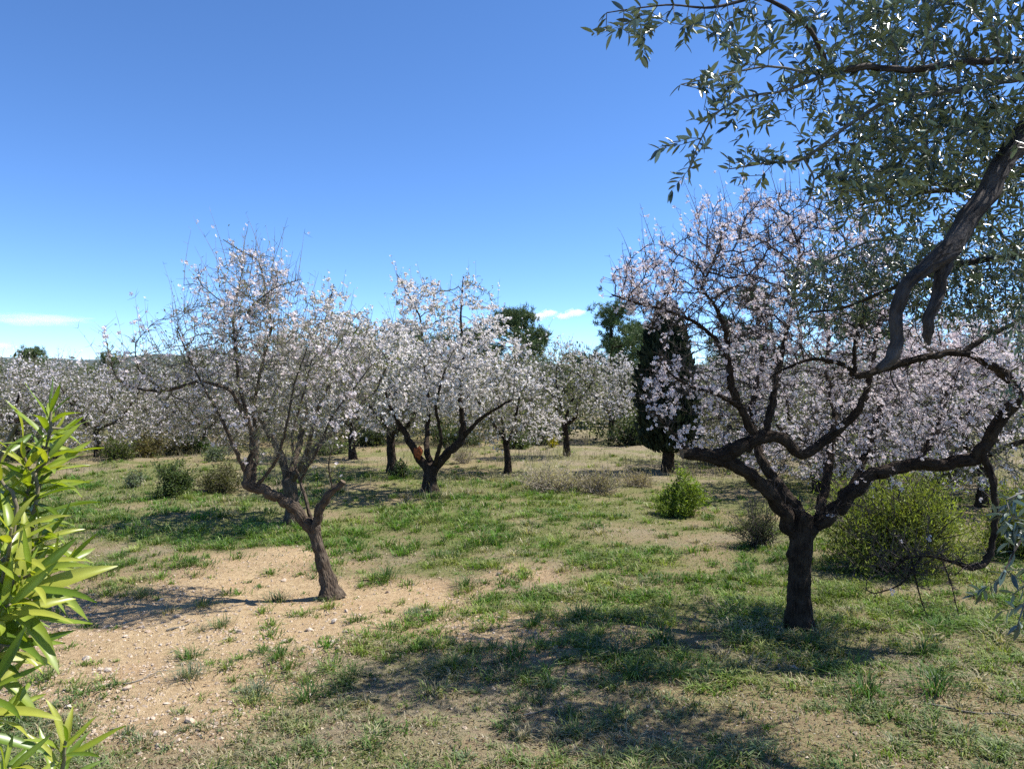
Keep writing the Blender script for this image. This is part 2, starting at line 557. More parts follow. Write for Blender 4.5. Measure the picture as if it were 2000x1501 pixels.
def dry_mask(x, y):
    n = fbm(x * 0.6, y * 0.6, 44, 4)
    far = sstep(13.0, 16.0, y + (n - .5) * 4) * sstep(-1.5, 1.0, x)
    far2 = sstep(19, 23, y) * 0.35
    scat = sstep(0.45, 0.7, fbm(x * 0.9 + 9, y * 0.9, 55, 4)) * 0.75
    return np.clip(np.maximum(np.maximum(far, far2), scat), 0, 1)

def patch_mask(x, y):
    return sstep(0.40, 0.62, fbm(x * 1.3 + 3, y * 1.3 + 7, 66, 4))

def build_ground():
    xs = np.concatenate([-np.geomspace(2500, 16, 26), np.arange(-14, 14.01, 0.13), np.geomspace(16, 2500, 26)])
    ys = np.concatenate([[-2500, -800, -250, -80, -25, -8, -2], np.arange(0, 27, 0.13), np.geomspace(27.3, 4000, 40)])
    X, Y = np.meshgrid(xs, ys)
    Z = gh(X, Y)
    nx, ny = len(xs), len(ys)
    i = np.arange(ny - 1)[:, None] * nx; j = np.arange(nx - 1)[None]
    q = np.stack([i + j, i + j + 1, i + nx + j + 1, i + nx + j], -1).reshape(-1, 4)
    s = sand_mask(X, Y); lu = lush_mask(X, Y); dr = dry_mask(X, Y); pt = patch_mask(X, Y)
    cover = np.clip((0.45 + 0.32 * pt + 0.3 * lu) * (1 - s) - 0.16 * dr, 0, 1)
    c = np.stack([cover, np.clip(dr * 0.7 * (1 - s) + .1, 0, 1), s], -1).reshape(-1, 3)
    g = Geo(); g.add(np.stack([X, Y, Z], -1).reshape(-1, 3), quad=q, col=c)
    g.obj('ground', M_GROUND, kind='structure')
build_ground()

def build_hills():
    m, nt, out = new_mat('wooded_hill')
    gN = nt.nodes.new('ShaderNodeNewGeometry')
    n = noise(nt, gN.outputs['Position'], 0.05, 6, 0.7)
    c = ramp(nt, n, [(0.35, (0.03, 0.045, 0.04)), (0.6, (0.06, 0.075, 0.06)), (0.75, (0.14, 0.12, 0.10))])
    p = nt.nodes.new('ShaderNodeBsdfPrincipled'); nt.links.new(c, p.inputs['Base Color']); p.inputs['Roughness'].default_value = 1
    nt.links.new(p.outputs[0], out.inputs[0])
    xs = np.linspace(-2200, 1500, 300); t = np.linspace(0, 1, 14)
    X, T = np.meshgrid(xs, t)
    px = X / 1300 * F + 1000
    top = 52 + 12 * fbm(X / 220, X * 0, 5, 4) + 10 * np.exp(-((px - 170) / 60) ** 2) + 5 * np.exp(-((px - 350) / 50) ** 2) - 14 * sstep(400, 900, px)
    Z = top * np.sin(T * np.pi / 2) ** 0.8 + 6 * (fbm(X / 40, T * 8, 9, 4) - .5) * T
    Y = 1180 + 420 * T + 40 * fbm(X / 150, T * 0, 4, 2)
    nx, ny = X.shape[1], X.shape[0]
    i = np.arange(ny - 1)[:, None] * nx; j = np.arange(nx - 1)[None]
    q = np.stack([i + j, i + j + 1, i + nx + j + 1, i + nx + j], -1).reshape(-1, 4)
    g = Geo(); g.add(np.stack([X, Y, Z - 1], -1).reshape(-1, 3), quad=q)
    g.obj('hills', m, kind='structure')
build_hills()

# ------------------------------------------------------------------ small bases: petals, leaves
def blossom_base():
    v = [[0, 0, 0.0]]; tri = []; vc = [[0.86, 0.62, 0.66]]
    for k in range(5):
        a = k * 2 * math.pi / 5
        def pt(r, da, z):
            return [r * math.cos(a + da), r * math.sin(a + da), z]
        i = len(v)
        v += [pt(0.30, -0.42, 0.10), pt(0.46, -0.36, 0.22), pt(0.5, 0.0, 0.27), pt(0.46, 0.36, 0.22), pt(0.30, 0.42, 0.10)]
        vc += [[0.98, 0.90, 0.92]] + [[1, 1, 1]] * 3 + [[0.98, 0.90, 0.92]]
        tri += [[0, i, i + 4], [i, i + 1, i + 4], [i + 1, i + 3, i + 4], [i + 1, i + 2, i + 3]]
    return np.array(v), np.array(tri), np.array(vc)
BV, BT, BC = blossom_base()
def small_blossom():
    v = [[0, 0, 0]]; t = []; c = [[.92, .80, .82]]
    for k in range(5):
        a = k * 2 * math.pi / 5; i = len(v)
        for r, da, z in ((.40, -.46, .16), (.52, 0, .27), (.40, .46, .16)):
            v.append([r * math.cos(a + da), r * math.sin(a + da), z]); c.append([1, .97, .975] if da else [1, 1, 1])
        t += [[0, i, i + 1], [0, i + 1, i + 2]]
    return np.array(v), np.array(t), np.array(c)
BV2, BT2, BC2 = small_blossom()

def puff_base():
    v = np.array([[-.5, -.18, 0.1], [0, -.5, .25], [.5, -.15, .08], [.45, .3, .2], [0, .5, .05], [-.45, .3, .22], [0, 0, -.12]])
    t = np.array([[6, 0, 1], [6, 1, 2], [6, 2, 3], [6, 3, 4], [6, 4, 5], [6, 5, 0]])
    return v, t, np.array([[1, 1, 1]] * 6 + [[.93, .84, .84]])
PV, PT, PC = puff_base()

def leaf_base(w=0.2, segs=2, fold=0.08, curl=0.1, two=True, blunt=.75):
    """a lanceolate blade one unit long along +X with an upper and an under face"""
    t = np.linspace(0, 1, segs + 2)
    top = []
    for a in t:
        ww = w * 0.5 * math.sin(math.pi * min(1, a ** 0.85)) ** blunt if 0 < a < 1 else 0.004
        z = -curl * a * a
        top += [[a, -ww, z + fold * ww * 4], [a, 0, z], [a, ww, z + fold * ww * 4]]
    top = np.array(top); q = []
    for i in range(segs + 1):
        b = i * 3
        q += [[b, b + 3, b + 4, b + 1], [b + 1, b + 4, b + 5, b + 2]]
    q = np.array(q)
    if not two:
        return top, q, np.zeros(len(q), int)
    bot = top.copy(); bot[:, 2] -= 0.012
    return np.vstack([top, bot]), np.vstack([q, q[:, ::-1] + len(top)]), np.array([0] * len(q) + [1] * len(q))
OLV, OLQ, OLM = leaf_base(0.28, 3, 0.10, 0.10, blunt=.6)
ONV, ONQ, ONM = leaf_base(0.28, 2, 0.10, 0.10, blunt=.5)
SLV = np.array([[0, 0, 0], [.45, -.2, .05], [1, 0, -.08], [.5, .2, .06]]); SLQ = np.array([[0, 1, 2, 3]])
_o = np.array([[0, 0, 0], [.3, -.125, .03], [.72, -.115, -.01], [1, 0, -.08], [.72, .115, -.01], [.3, .125, .03]])
OFV = np.vstack([_o, _o - np.array([0, 0, .014])])
OFQ = np.array([[0, 1, 2, 3], [0, 3, 4, 5], [9, 8, 7, 6], [11, 10, 9, 6]]); OFM = np.array([0, 0, 1, 1])

# ------------------------------------------------------------------ almond trees
def limb_points(limbs, step, scale_r):
    """limbs: (list of (px,py,Y,r_px)) -> smoothed world paths"""
    out = []
    for L in limbs:
        P = np.array([np.append(W(a, b, y), (r if r > 9 else r * (.5 + .05 * r)) * y / F) for a, b, y, r in L])
        out.append(catmull(P, step=step, lin=.5))
    return out

def almond(label, base, limbs, blobs, P, trunk_n=1, bark=M_ALMOND, twig=M_TWIG, seed=1, group=None, cut=(), indiv=0, paths=None, name='almond_tree'):
    rs = np.random.default_rng(seed)
    base = np.asarray(base, float)
    t = thing(name, label, 'tree', base, group)
    paths = limb_points(limbs, P.get('lstep', 0.04), 1) if paths is None else paths
    N = []; par = []; fixed = []
    for k, p in enumerate(paths):
        g = Geo()
        tube(g, p[:, :3], p[:, 3], sides=(P.get('sides', 12) + (10 if k < trunk_n and P.get('sides', 12) > 14 else 0)) if p[:, 3].max() > 0.03 else 8, rough=P.get('rough', .1), seed=seed * 7 + k,
             cap=k in cut, flare=0.6 if k == 0 else 0)
        g.obj('trunk' if k < trunk_n else 'limb', [bark, M_CUT], t, base, bark=True)
        if k >= trunk_n:
            i0 = len(N); st = max(1, int(P['step'] / P.get('lstep', 0.04)))
            q = p[::st]
            if k in cut:
                q = q[:-1]
            for j, n in enumerate(q):
                N.append(n[:3]); par.append(i0 + j - 1 if j else -1); fixed.append(n[3])
    n0 = len(N)
    A = blob_points(blobs, rs, P.get('dens', 1))
    A = A[A[:, 2] > P.get('zmin', 0.6)]
    N, par = colonize(N, par, A, P['step'], P.get('di', 9), P['step'] * P.get('dk', 1.4), P.get('iters', 60), rs, P.get('up', 0.1), P.get('wob', 0.3))
    rad = pipe_radii(par, n0, fixed, P.get('tip', 0.0028), rmax=P.get('rmax', 0.03))
    g = Geo()
    big = rad > 0.008
    edges_geo(g, N, par, rad, n0, 4)
    thin = np.arange(0, len(N)); thin = thin[(par[thin] >= 0) & (rad[thin] < np.where(thin < n0, P.get('limb_thin', .016), P.get('thin', 0.007)))]
    d = nrm(N[thin] - N[par[thin]])
    nsp = P.get('spurs', 2)
    src = np.repeat(np.arange(len(thin)), nsp)
    fr = rs.random(len(src))[:, None]
    a0 = N[thin][src] * fr + N[par[thin]][src] * (1 - fr)
    perp = nrm(np.cross(d[src], rs.normal(size=(len(src), 3))))
    sd = nrm(perp + 0.5 * d[src] + np.array([0, 0, P.get('spur_up', 0.35)]))
    sl = P.get('spur_len', 0.09) * rs.uniform(0.3, 1.6, len(src))
    tp, td = shoots_geo(g, a0, sd, sl, np.full(len(src), P.get('spur_r', 0.0022)), rs, 0.1, 1)
    lk = np.nonzero((np.arange(len(N)) < n0) & (par >= 0))[0]; lk = lk[rs.random(len(lk)) < P.get('limb_spurs', .6)]
    lk = lk[rad[lk] > .012]
    if len(lk):
        ldr = nrm(np.cross(nrm(N[lk] - N[par[lk]]), rs.normal(size=(len(lk), 3))) + np.array([0, 0, .55]))
        shoots_geo(g, N[lk], ldr, rs.uniform(.08, .42, len(lk)), rs.uniform(.002, .0045, len(lk)), rs, .2, 3)
    # long straight water shoots, mostly from the top of the crown
    tips = thin[rs.random(len(thin)) < P.get('shoot_p', 0.08)]
    zt = np.quantile(N[n0:, 2], P.get('shoot_q', 0.5)); tips = tips[N[tips, 2] > zt]
    if len(tips):
        cen = N[n0:].mean(0); outw = nrm(N[tips] - cen)
        sdd = nrm(np.array([0, 0, 1.0]) + 0.45 * outw + rs.normal(size=(len(tips), 3)) * 0.2)
        sll = P.get('shoot_len', 0.35) * rs.uniform(0.4, 1.3, len(tips))
        lp, ld = shoots_geo(g, N[tips], sdd, sll, np.full(len(tips), P.get('spur_r', .0022) * 1.5), rs, 0.12, 4)
        # short side spurs up the shoots
        k = rs.integers(0, len(lp), len(tips) * 4)
        shoots_geo(g, lp[k], nrm(rs.normal(size=(len(k), 3)) + np.array([0, 0, .6])), rs.uniform(.02, .06, len(k)) * P.get('spur_len', .09) / .09, np.full(len(k), .0018), rs, 0.1, 1)
    else:
        lp = np.zeros((0, 3))
    tw = g.obj('twigs', twig, t, base, smooth=False, kind='stuff')
    # blossom
    pool = np.vstack([tp, a0 + sd * 0.012, N[thin] + rs.normal(size=(len(thin), 3)) * 0.012])
    nb = P['flowers']
    hz = (pool[:, 2] - pool[:, 2].min()) / max(np.ptp(pool[:, 2]), .1)
    w = P.get('wfun', lambda p, h: 0.6 + 0.4 * h)(pool, hz)
    w = w * (0.10 + sstep(0.36, .6, fbm(pool[:, 0] * 2.3 + pool[:, 1], pool[:, 2] * 2.3 + pool[:, 1] * 1.7, seed, 3)))
    cl = P.get('cl', 3)
    pk = np.repeat(rs.choice(len(pool), nb // cl, p=w / w.sum()), rs.integers(1, 2 * cl, nb // cl))
    pos = pool[pk] + rs.normal(size=(len(pk), 3)) * P.get('fl_jit', 0.4 * P.get('fl_size', .04))
    if len(lp):
        ns = int(len(lp) * P.get('shoot_fl', 0.8)); kk = rs.integers(0, len(lp), ns)
        pos = np.vstack([pos, lp[kk] + rs.normal(size=(ns, 3)) * 0.02])
    up = nrm(rs.normal(size=(len(pos), 3)) + np.array([0.45, -0.3, 0.6]))
    xdir = nrm(np.cross(up, rs.normal(size=(len(pos), 3))))
    Mx = np.stack([xdir, np.cross(up, xdir), up], -1)
    size = P.get('fl_size', 0.04) * rs.uniform(0.7, 1.2, len(pos))
    pink = rs.random((len(pos), 1))
    c0, c1 = P.get('fl_col', ((0.86, 0.80, 0.80), (0.86, 0.68, 0.70)))
    colr = np.array(c0) * (1 - pink) + np.array(c1) * pink
    colr = colr * rs.uniform(0.82, 1.0, (len(pos), 1))
    full = P.get('petals', False)
    sel = np.zeros(len(pos), bool)
    if indiv:
        dist = np.linalg.norm(pos - np.array([0, 0, CAMZ]), axis=1)
        px = pos[:, 0] / pos[:, 1] * F + 1000
        dist = np.where((px > 1180) & (px < 1700), dist, dist + 5)
        sel[np.argsort(dist)[:indiv]] = True
        vm = []
        for k in range(4):
            gg = Geo(); gg.add(BV * (1 + 0.12 * rs.normal(size=BV.shape)), tri=BT,
                               col=BC * (np.array(c0) * (1 - k / 3) + np.array(c1) * k / 3))
            vm.append(gg.mesh('blossom', M_BLOSSOM))
        for k in np.nonzero(sel)[0]:
            o = bpy.data.objects.new('blossom', vm[int(pink[k, 0] * 3.99)])
            COL.objects.link(o); o.parent = t
            o.matrix_local = Matrix.Translation(Vector(pos[k] - base)) @ Matrix([list(r) for r in Mx[k]]).to_4x4() @ Matrix.Scale(float(size[k]), 4)
    g = Geo()
    r = ~sel
    if full:
        g.inst(BV2, BT2, None, Mx[r] * size[r][:, None, None], pos[r], colr[r], BC2)
    else:
        g.inst(PV, PT, None, Mx[r] * size[r][:, None, None], pos[r], colr[r], PC)
    # young leaves among the flowers
    nl = P.get('leaves', 0)
    if nl:
        k = rs.integers(0, len(pool), nl)
        dd = nrm(rs.normal(size=(nl, 3)) + np.array([0, 0, .6]))
        lc = np.array(P.get('leaf_col', (0.10, 0.15, 0.045))) * rs.uniform(0.6, 1.5, (nl, 1)) * np.array([1, 1, 1])
        ls = P.get('leaf_size', 0.045) * rs.uniform(.6, 1.3, nl)
        g.inst(SLV, None, SLQ, frames(dd, rs) * ls[:, None, None], pool[k] + rs.normal(size=(nl, 3)) * .015, lc, qrim=np.ones(len(SLQ)))
    g.obj('crown', [M_BLOSSOM, M_LEAF], t, base, smooth=False, kind='stuff')
    return t

def B(px, py, Y, rx, ry, rz, n):
    """crown region: centre by direction and distance, half sizes rx, ry in photograph pixels at that distance, rz in metres of depth"""
    return (W(px, py, Y), (rx * Y / F, rz, ry * Y / F), n)

# --- the big blossoming almond on the right
Ym = 6.12
m_limbs = [
    [(1563, 1252, Ym, 23), (1560, 1150, Ym, 20.5), (1565, 1070, Ym, 20.5), (1568, 1005, Ym, 22)],
    [(1560, 1050, Ym, 15.2), (1530, 1000, 6.08, 13.6), (1504, 961, 6.0, 12.8), (1461, 922, 5.92, 12), (1410, 897, 5.86, 13.6), (1375, 889, 5.84, 13.6), (1335, 888, 5.82, 10.4)],
    [(1570, 1020, Ym, 13.6), (1550, 985, 6.15, 12), (1520, 950, 6.25, 11.2), (1492, 905, 6.35, 9.6), (1476, 862, 6.45, 8), (1470, 790, 6.6, 7.2), (1490, 700, 6.8, 5.4), (1500, 610, 6.9, 3.6)],
    [(1392, 893, 5.86, 13.6), (1440, 876, 5.85, 14.4), (1490, 853, 5.88, 12.8), (1530, 858, 5.92, 10.4), (1566, 888, 5.95, 9.6), (1612, 858, 5.98, 8.8), (1680, 800, 6.0, 8.1), (1696, 750, 6.05, 7.2), (1706, 700, 6.1, 5.4), (1716, 640, 6.15, 4.5), (1725, 585, 6.2, 2.7)],
    [(1480, 858, 5.87, 9.6), (1450, 808, 5.84, 8), (1428, 756, 5.8, 8.1), (1423, 706, 5.78, 7.2), (1418, 650, 5.75, 6.3), (1398, 600, 5.7, 4.5), (1370, 560, 5.66, 3.6), (1390, 520, 5.65, 2.7)],
    [(1424, 706, 5.78, 6.3), (1395, 660, 5.72, 5.4), (1355, 628, 5.66, 4.5), (1300, 606, 5.6, 4.05), (1245, 592, 5.55, 3.6), (1195, 575, 5.5, 2.25)],
    [(1496, 846, 5.88, 8), (1508, 790, 5.98, 8.1), (1518, 730, 6.1, 6.75), (1536, 650, 6.2, 5.4), (1552, 570, 6.3, 3.6), (1560, 500, 6.35, 2.7)],
    [(1576, 1040, Ym, 16), (1640, 985, 6.1, 14.4), (1700, 932, 6.05, 12.8), (1780, 906, 6.0, 12), (1850, 905, 5.95, 12.8), (1902, 895, 5.9, 12.8), (1937, 850, 5.85, 12), (1965, 808, 5.8, 12), (1988, 775, 5.75, 11.2), (1973, 742, 5.7, 9.6), (1938, 713, 5.65, 8.8), (1890, 691, 5.6, 7.6), (1850, 688, 5.58, 7.65), (1790, 703, 5.56, 7.65), (1735, 716, 5.55, 8.1), (1672, 735, 5.55, 7.2), (1645, 712, 5.55, 5.4), (1590, 700, 5.53, 4.5), (1540, 716, 5.5, 3.15), (1505, 735, 5.48, 2.25)],
    [(1668, 734, 5.55, 6.3), (1669, 680, 5.55, 5.4), (1680, 630, 5.56, 4.5), (1702, 570, 5.58, 3.15), (1690, 510, 5.6, 2.25)],
    [(1880, 690, 5.6, 7.2), (1930, 655, 5.62, 6.3), (1985, 628, 5.65, 4.95), (2030, 590, 5.7, 3.6)],
    [(1915, 880, 5.88, 8.74), (1938, 930, 5.84, 7.49), (1945, 1000, 5.8, 6.86), (1938, 1060, 5.78, 6.86), (1928, 1098, 5.76, 7.49), (1896, 1108, 5.74, 7.49), (1866, 1098, 5.72, 4.91), (1820, 1086, 5.7, 3.51), (1770, 1090, 5.68, 2.81), (1725, 1125, 5.66, 1.76)],
    [(1600, 1010, Ym, 9.6), (1612, 950, 6.3, 8.8), (1622, 880, 6.5, 8), (1630, 800, 6.7, 7.2), (1615, 720, 6.9, 5.4), (1620, 620, 7.1, 3.6)],
    [(1650, 978, 6.1, 8), (1690, 890, 6.4, 8.1), (1720, 800, 6.7, 7.2), (1760, 730, 6.95, 5.4), (1800, 670, 7.1, 3.6)],
    [(1790, 905, 6.0, 8.1), (1830, 840, 6.2, 7.2), (1850, 770, 6.4, 5.4), (1880, 700, 6.55, 3.6)],
    [(1445, 795, 5.83, 6.3), (1400, 770, 5.6, 5.4), (1350, 755, 5.4, 4.5), (1310, 730, 5.3, 3.15), (1285, 690, 5.25, 2.25)],
    [(1345, 888, 5.82, 4.5), (1320, 850, 5.78, 3.6), (1290, 820, 5.72, 2.7), (1262, 780, 5.7, 1.8)],
    [(1780, 1089, 5.69, 3.15), (1788, 1130, 5.66, 2.7), (1800, 1175, 5.64, 1.8), (1812, 1205, 5.62, 1.08)],
    [(1800, 1086, 5.69, 3.15), (1760, 1140, 5.6, 2.7), (1710, 1158, 5.55, 1.8), (1688, 1150, 5.5, 1.08)],
    [(1840, 1092, 5.7, 2.7), (1858, 1140, 5.62, 1.98), (1872, 1200, 5.58, 1.26)],
]
m_blobs = [B(1400, 560, 5.75, 190, 125, .75, 900), B(1540, 520, 6.1, 190, 150, .9, 900), B(1500, 690, 6.2, 230, 110, 1.0, 700),
           B(1680, 610, 6.1, 150, 150, .9, 600), B(1700, 780, 6.4, 200, 100, .9, 700), B(1860, 740, 6.2, 150, 120, .8, 600),
           B(1500, 430, 6.0, 160, 60, .6, 260), B(1255, 560, 5.55, 70, 75, .35, 200), B(1290, 770, 5.6, 60, 70, .4, 110), B(1600, 880, 6.7, 190, 60, .6, 380), B(1830, 850, 6.4, 130, 60, .5, 240), B(1400, 800, 6.3, 90, 60, .5, 160), B(1800, 1090, 5.66, 120, 50, .3, 420), B(1700, 1000, 5.9, 130, 60, .35, 60)]
def m_w(p, h):
    px = p[:, 0] / p[:, 1] * F + 1000
    return (0.8 + 0.6 * h) * np.where(p[:, 2] < 1.2, 0.04, 1.0)
MAIN = almond('large almond tree in full pink white blossom with thick dark forked trunk on the right', W(1563, 1250, Ym) * np.array([1, 1, 0]), m_limbs, m_blobs,
              dict(step=0.075, dk=1.25, iters=60, spurs=5, spur_len=0.075, spur_r=0.0022, flowers=14500, fl_size=0.032, petals=True, lstep=0.025, sides=20, rough=.13,
                   shoot_p=.14, shoot_q=.62, shoot_len=.34, shoot_fl=.8, up=.08, wob=.35, tip=.003, wfun=m_w, zmin=.42,
                   fl_col=((0.93, 0.92, 0.91), (0.92, 0.85, 0.855))),
              seed=11, cut=(1,), indiv=290)

# --- the leaning almond on the bare ground, left
Yl = 7.24
l_limbs = [
    [(645, 1168, Yl, 17), (634, 1115, Yl, 12.5), (621, 1065, Yl, 11), (610, 1022, Yl, 12.5)],
    [(612, 1038, Yl, 10.66), (575, 992, 7.2, 10.66), (535, 966, 7.15, 9.84), (506, 956, 7.1, 9.84), (487, 948, 7.08, 10.66), (484, 925, 7.08, 8.2), (492, 880, 7.1, 5.74), (490, 835, 7.1, 5.33), (466, 748, 7.1, 4.51), (458, 660, 7.12, 3.69), (455, 607, 7.12, 2.87), (470, 545, 7.1, 2.05)],
    [(612, 1032, Yl, 9.02), (624, 992, 7.2, 9.02), (645, 966, 7.18, 8.2), (669, 938, 7.15, 6.97)],
    [(610, 1030, Yl, 5.74), (600, 985, 7.28, 4.92), (588, 945, 7.34, 4.51), (575, 905, 7.4, 4.1), (570, 850, 7.5, 3.69), (590, 780, 7.6, 3.28), (610, 700, 7.7, 2.46)],
    [(492, 945, 7.08, 7.38), (500, 880, 7.2, 5.74), (495, 800, 7.35, 4.92), (510, 720, 7.45, 4.1), (530, 640, 7.5, 3.28), (520, 570, 7.5, 2.46), (505, 510, 7.5, 2.13), (470, 490, 7.48, 1.97), (436, 468, 7.45, 1.31)],
    [(486, 935, 7.08, 5.74), (456, 870, 6.95, 4.92), (430, 812, 6.85, 4.1), (400, 760, 6.8, 3.28), (370, 700, 6.75, 2.46), (345, 640, 6.7, 1.64)],
    [(492, 842, 7.1, 4.92), (450, 762, 7.0, 4.92), (392, 745, 6.95, 4.51), (318, 764, 6.9, 4.1), (260, 757, 6.9, 3.28), (228, 738, 6.9, 2.46), (212, 690, 6.9, 1.64), (203, 640, 6.9, 1.15)],
    [(585, 940, 7.33, 4.1), (620, 880, 7.3, 3.69), (650, 810, 7.3, 3.28), (690, 760, 7.35, 2.46), (720, 720, 7.4, 1.64)],
    [(650, 960, 7.17, 2.46), (642, 910, 7.1, 2.13), (648, 880, 7.05, 1.64), (690, 868, 7.0, 0.98)],
    [(500, 950, 7.1, 4.92), (540, 900, 7.0, 4.1), (560, 830, 6.9, 3.69), (575, 750, 6.85, 2.87), (600, 680, 6.8, 2.05)],
    [(458, 665, 7.12, 3.28), (490, 600, 7.05, 2.46), (540, 560, 7.0, 1.97), (590, 545, 6.95, 1.23)],
    [(318, 764, 6.9, 2.87), (270, 720, 6.85, 2.05), (265, 670, 6.8, 1.48), (300, 630, 6.8, 0.98)],
]
l_blobs = [B(480, 640, 7.15, 135, 110, .75, 800), B(420, 745, 7.05, 140, 90, .7, 560), B(600, 740, 7.3, 150, 130, .7, 900), B(490, 560, 7.2, 80, 70, .4, 260),
           B(290, 720, 6.9, 90, 55, .4, 200), B(540, 850, 7.2, 110, 70, .6, 260), B(690, 690, 7.3, 60, 80, .4, 120)]
almond('leaning almond tree with thin blossom and a sawn stub on bare sandy ground', W(645, 1160, Yl) * np.array([1, 1, 0]), l_limbs, l_blobs,
       dict(step=0.085, dk=1.25, iters=60, spurs=4, spur_len=0.13, spur_r=0.0024, flowers=3600, fl_size=0.035, petals=True, lstep=0.025, sides=16, rough=.17,
            shoot_p=.2, shoot_q=.45, shoot_len=.42, shoot_fl=.35, up=.12, wob=.35, tip=.003, zmin=.95, leaves=4200, leaf_size=.03, leaf_col=(.22, .23, .11),
            fl_col=((0.92, 0.91, 0.88), (0.91, 0.85, 0.84)), wfun=lambda p, h: 0.4 + 0.9 * h),
       seed=23, bark=M_ALMOND2, twig=M_TWIG2, cut=(2,))

# --- the almond right behind it
Y3 = 11.0
t3 = [
    [(572, 1024, Y3, 14), (570, 975, Y3, 12), (564, 935, Y3, 13)],
    [(566, 945, Y3, 9), (545, 885, Y3, 8), (510, 820, 10.9, 6), (480, 750, 10.8, 4), (470, 690, 10.7, 3)],
    [(568, 940, Y3, 9), (610, 880, 11.1, 8), (680, 815, 11.2, 6), (735, 760, 11.3, 4), (760, 700, 11.3, 3)],
    [(566, 945, Y3, 8), (585, 860, 11.4, 7), (605, 770, 11.7, 5), (615, 690, 11.9, 4), (640, 610, 12, 2.5), (652, 555, 12, 1.5)],
    [(570, 940, Y3, 7), (600, 880, 10.6, 6), (620, 800, 10.3, 5), (660, 720, 10.2, 3)],
]
b3 = [B(620, 730, 11.1, 160, 110, 1.3, 1000), B(700, 690, 11.3, 110, 80, 1.0, 420), B(480, 740, 10.9, 90, 80, .8, 260), B(650, 620, 11.8, 50, 60, .4, 80)]
almond('almond tree with dense pale blossom standing right behind the leaning almond', W(572, 1022, Y3) * np.array([1, 1, 0]), t3, b3,
       dict(step=0.12, dk=1.25, iters=60, spurs=3, spur_len=0.12, spur_r=0.003, flowers=8500, fl_size=0.04, lstep=0.06, sides=10, shoot_p=.08, shoot_len=.5,
            tip=.004, leaves=5000, leaf_size=.045, leaf_col=(.2, .21, .11), fl_col=((0.91, 0.90, 0.85), (0.90, 0.87, 0.82)), zmin=1.0), seed=31, bark=M_ALMOND2, twig=M_TWIG2)

# --- the forked almond with the orange wound, middle
Y4 = 14.15
t4 = [
    [(838, 966, Y4, 15), (838, 930, Y4, 12), (845, 908, Y4, 13)],
    [(841, 922, Y4, 9.5), (816, 892, 14.1, 8.5), (801, 862, 14, 8), (783, 832, 13.9, 6), (760, 790, 13.8, 4), (745, 740, 13.7, 3)],
    [(845, 915, Y4, 8), (834, 885, 14.3, 7), (833, 850, 14.5, 6), (838, 800, 14.7, 5), (830, 720, 14.9, 4), (820, 620, 15, 2.5), (775, 535, 15, 1.5)],
    [(848, 915, Y4, 9), (878, 882, 14.1, 9), (898, 862, 14.1, 9), (905, 828, 14.05, 7), (898, 780, 14, 5.5), (905, 700, 14, 4), (900, 610, 14, 3), (905, 540, 14, 1.6)],
    [(900, 858, 14.1, 7), (930, 825, 13.9, 5), (965, 800, 13.7, 4), (1000, 780, 13.6, 3)],
    [(845, 915, Y4, 6), (862, 860, 13.7, 5), (850, 790, 13.4, 4), (870, 720, 13.3, 3)],
]
b4 = [B(850, 720, 14.1, 130, 100, 1.6, 1000), B(950, 705, 13.9, 105, 85, 1.3, 560), B(840, 600, 14.6, 80, 65, .8, 280), B(930, 600, 14.1, 55, 50, .6, 120), B(770, 760, 13.9, 60, 70, .8, 200)]
T4 = almond('forked almond tree with white blossom and an orange wound on its left limb', W(838, 960, Y4) * np.array([1, 1, 0]), t4, b4,
            dict(step=0.14, dk=1.25, iters=60, spurs=3, spur_len=0.13, spur_r=0.0035, flowers=10500, fl_size=0.046, lstep=0.07, sides=10, shoot_p=.10, shoot_q=.6, shoot_len=.6,
                 tip=.0045, leaves=5000, leaf_size=.05, leaf_col=(.2, .21, .12), fl_col=((0.93, 0.92, 0.88), (0.92, 0.89, 0.85)), zmin=1.0), seed=41, twig=M_TWIG2)
g = Geo()
c = W(817, 884, 13.96)
th = np.linspace(0, 2 * np.pi, 10, endpoint=False)
ring = np.stack([0.085 * np.cos(th) * (1 + .3 * np.sin(3 * th)), np.zeros(10), 0.12 * np.sin(th) * (1 + .25 * np.cos(5 * th)) ], -1)
g.add(np.vstack([c + ring, c + ring * 0.7 + np.array([0, -.05, 0]), [c + np.array([0, -.035, 0])]]),
      quad=[[k, (k + 1) % 10, 10 + (k + 1) % 10, 10 + k] for k in range(10)], tri=[[10 + k, 10 + (k + 1) % 10, 20] for k in range(10)])
o = g.obj('wound', M_ORANGE, T4, W(838, 960, Y4) * np.array([1, 1, 0])); o['label'] = 'orange wound of bare wood on the left limb'

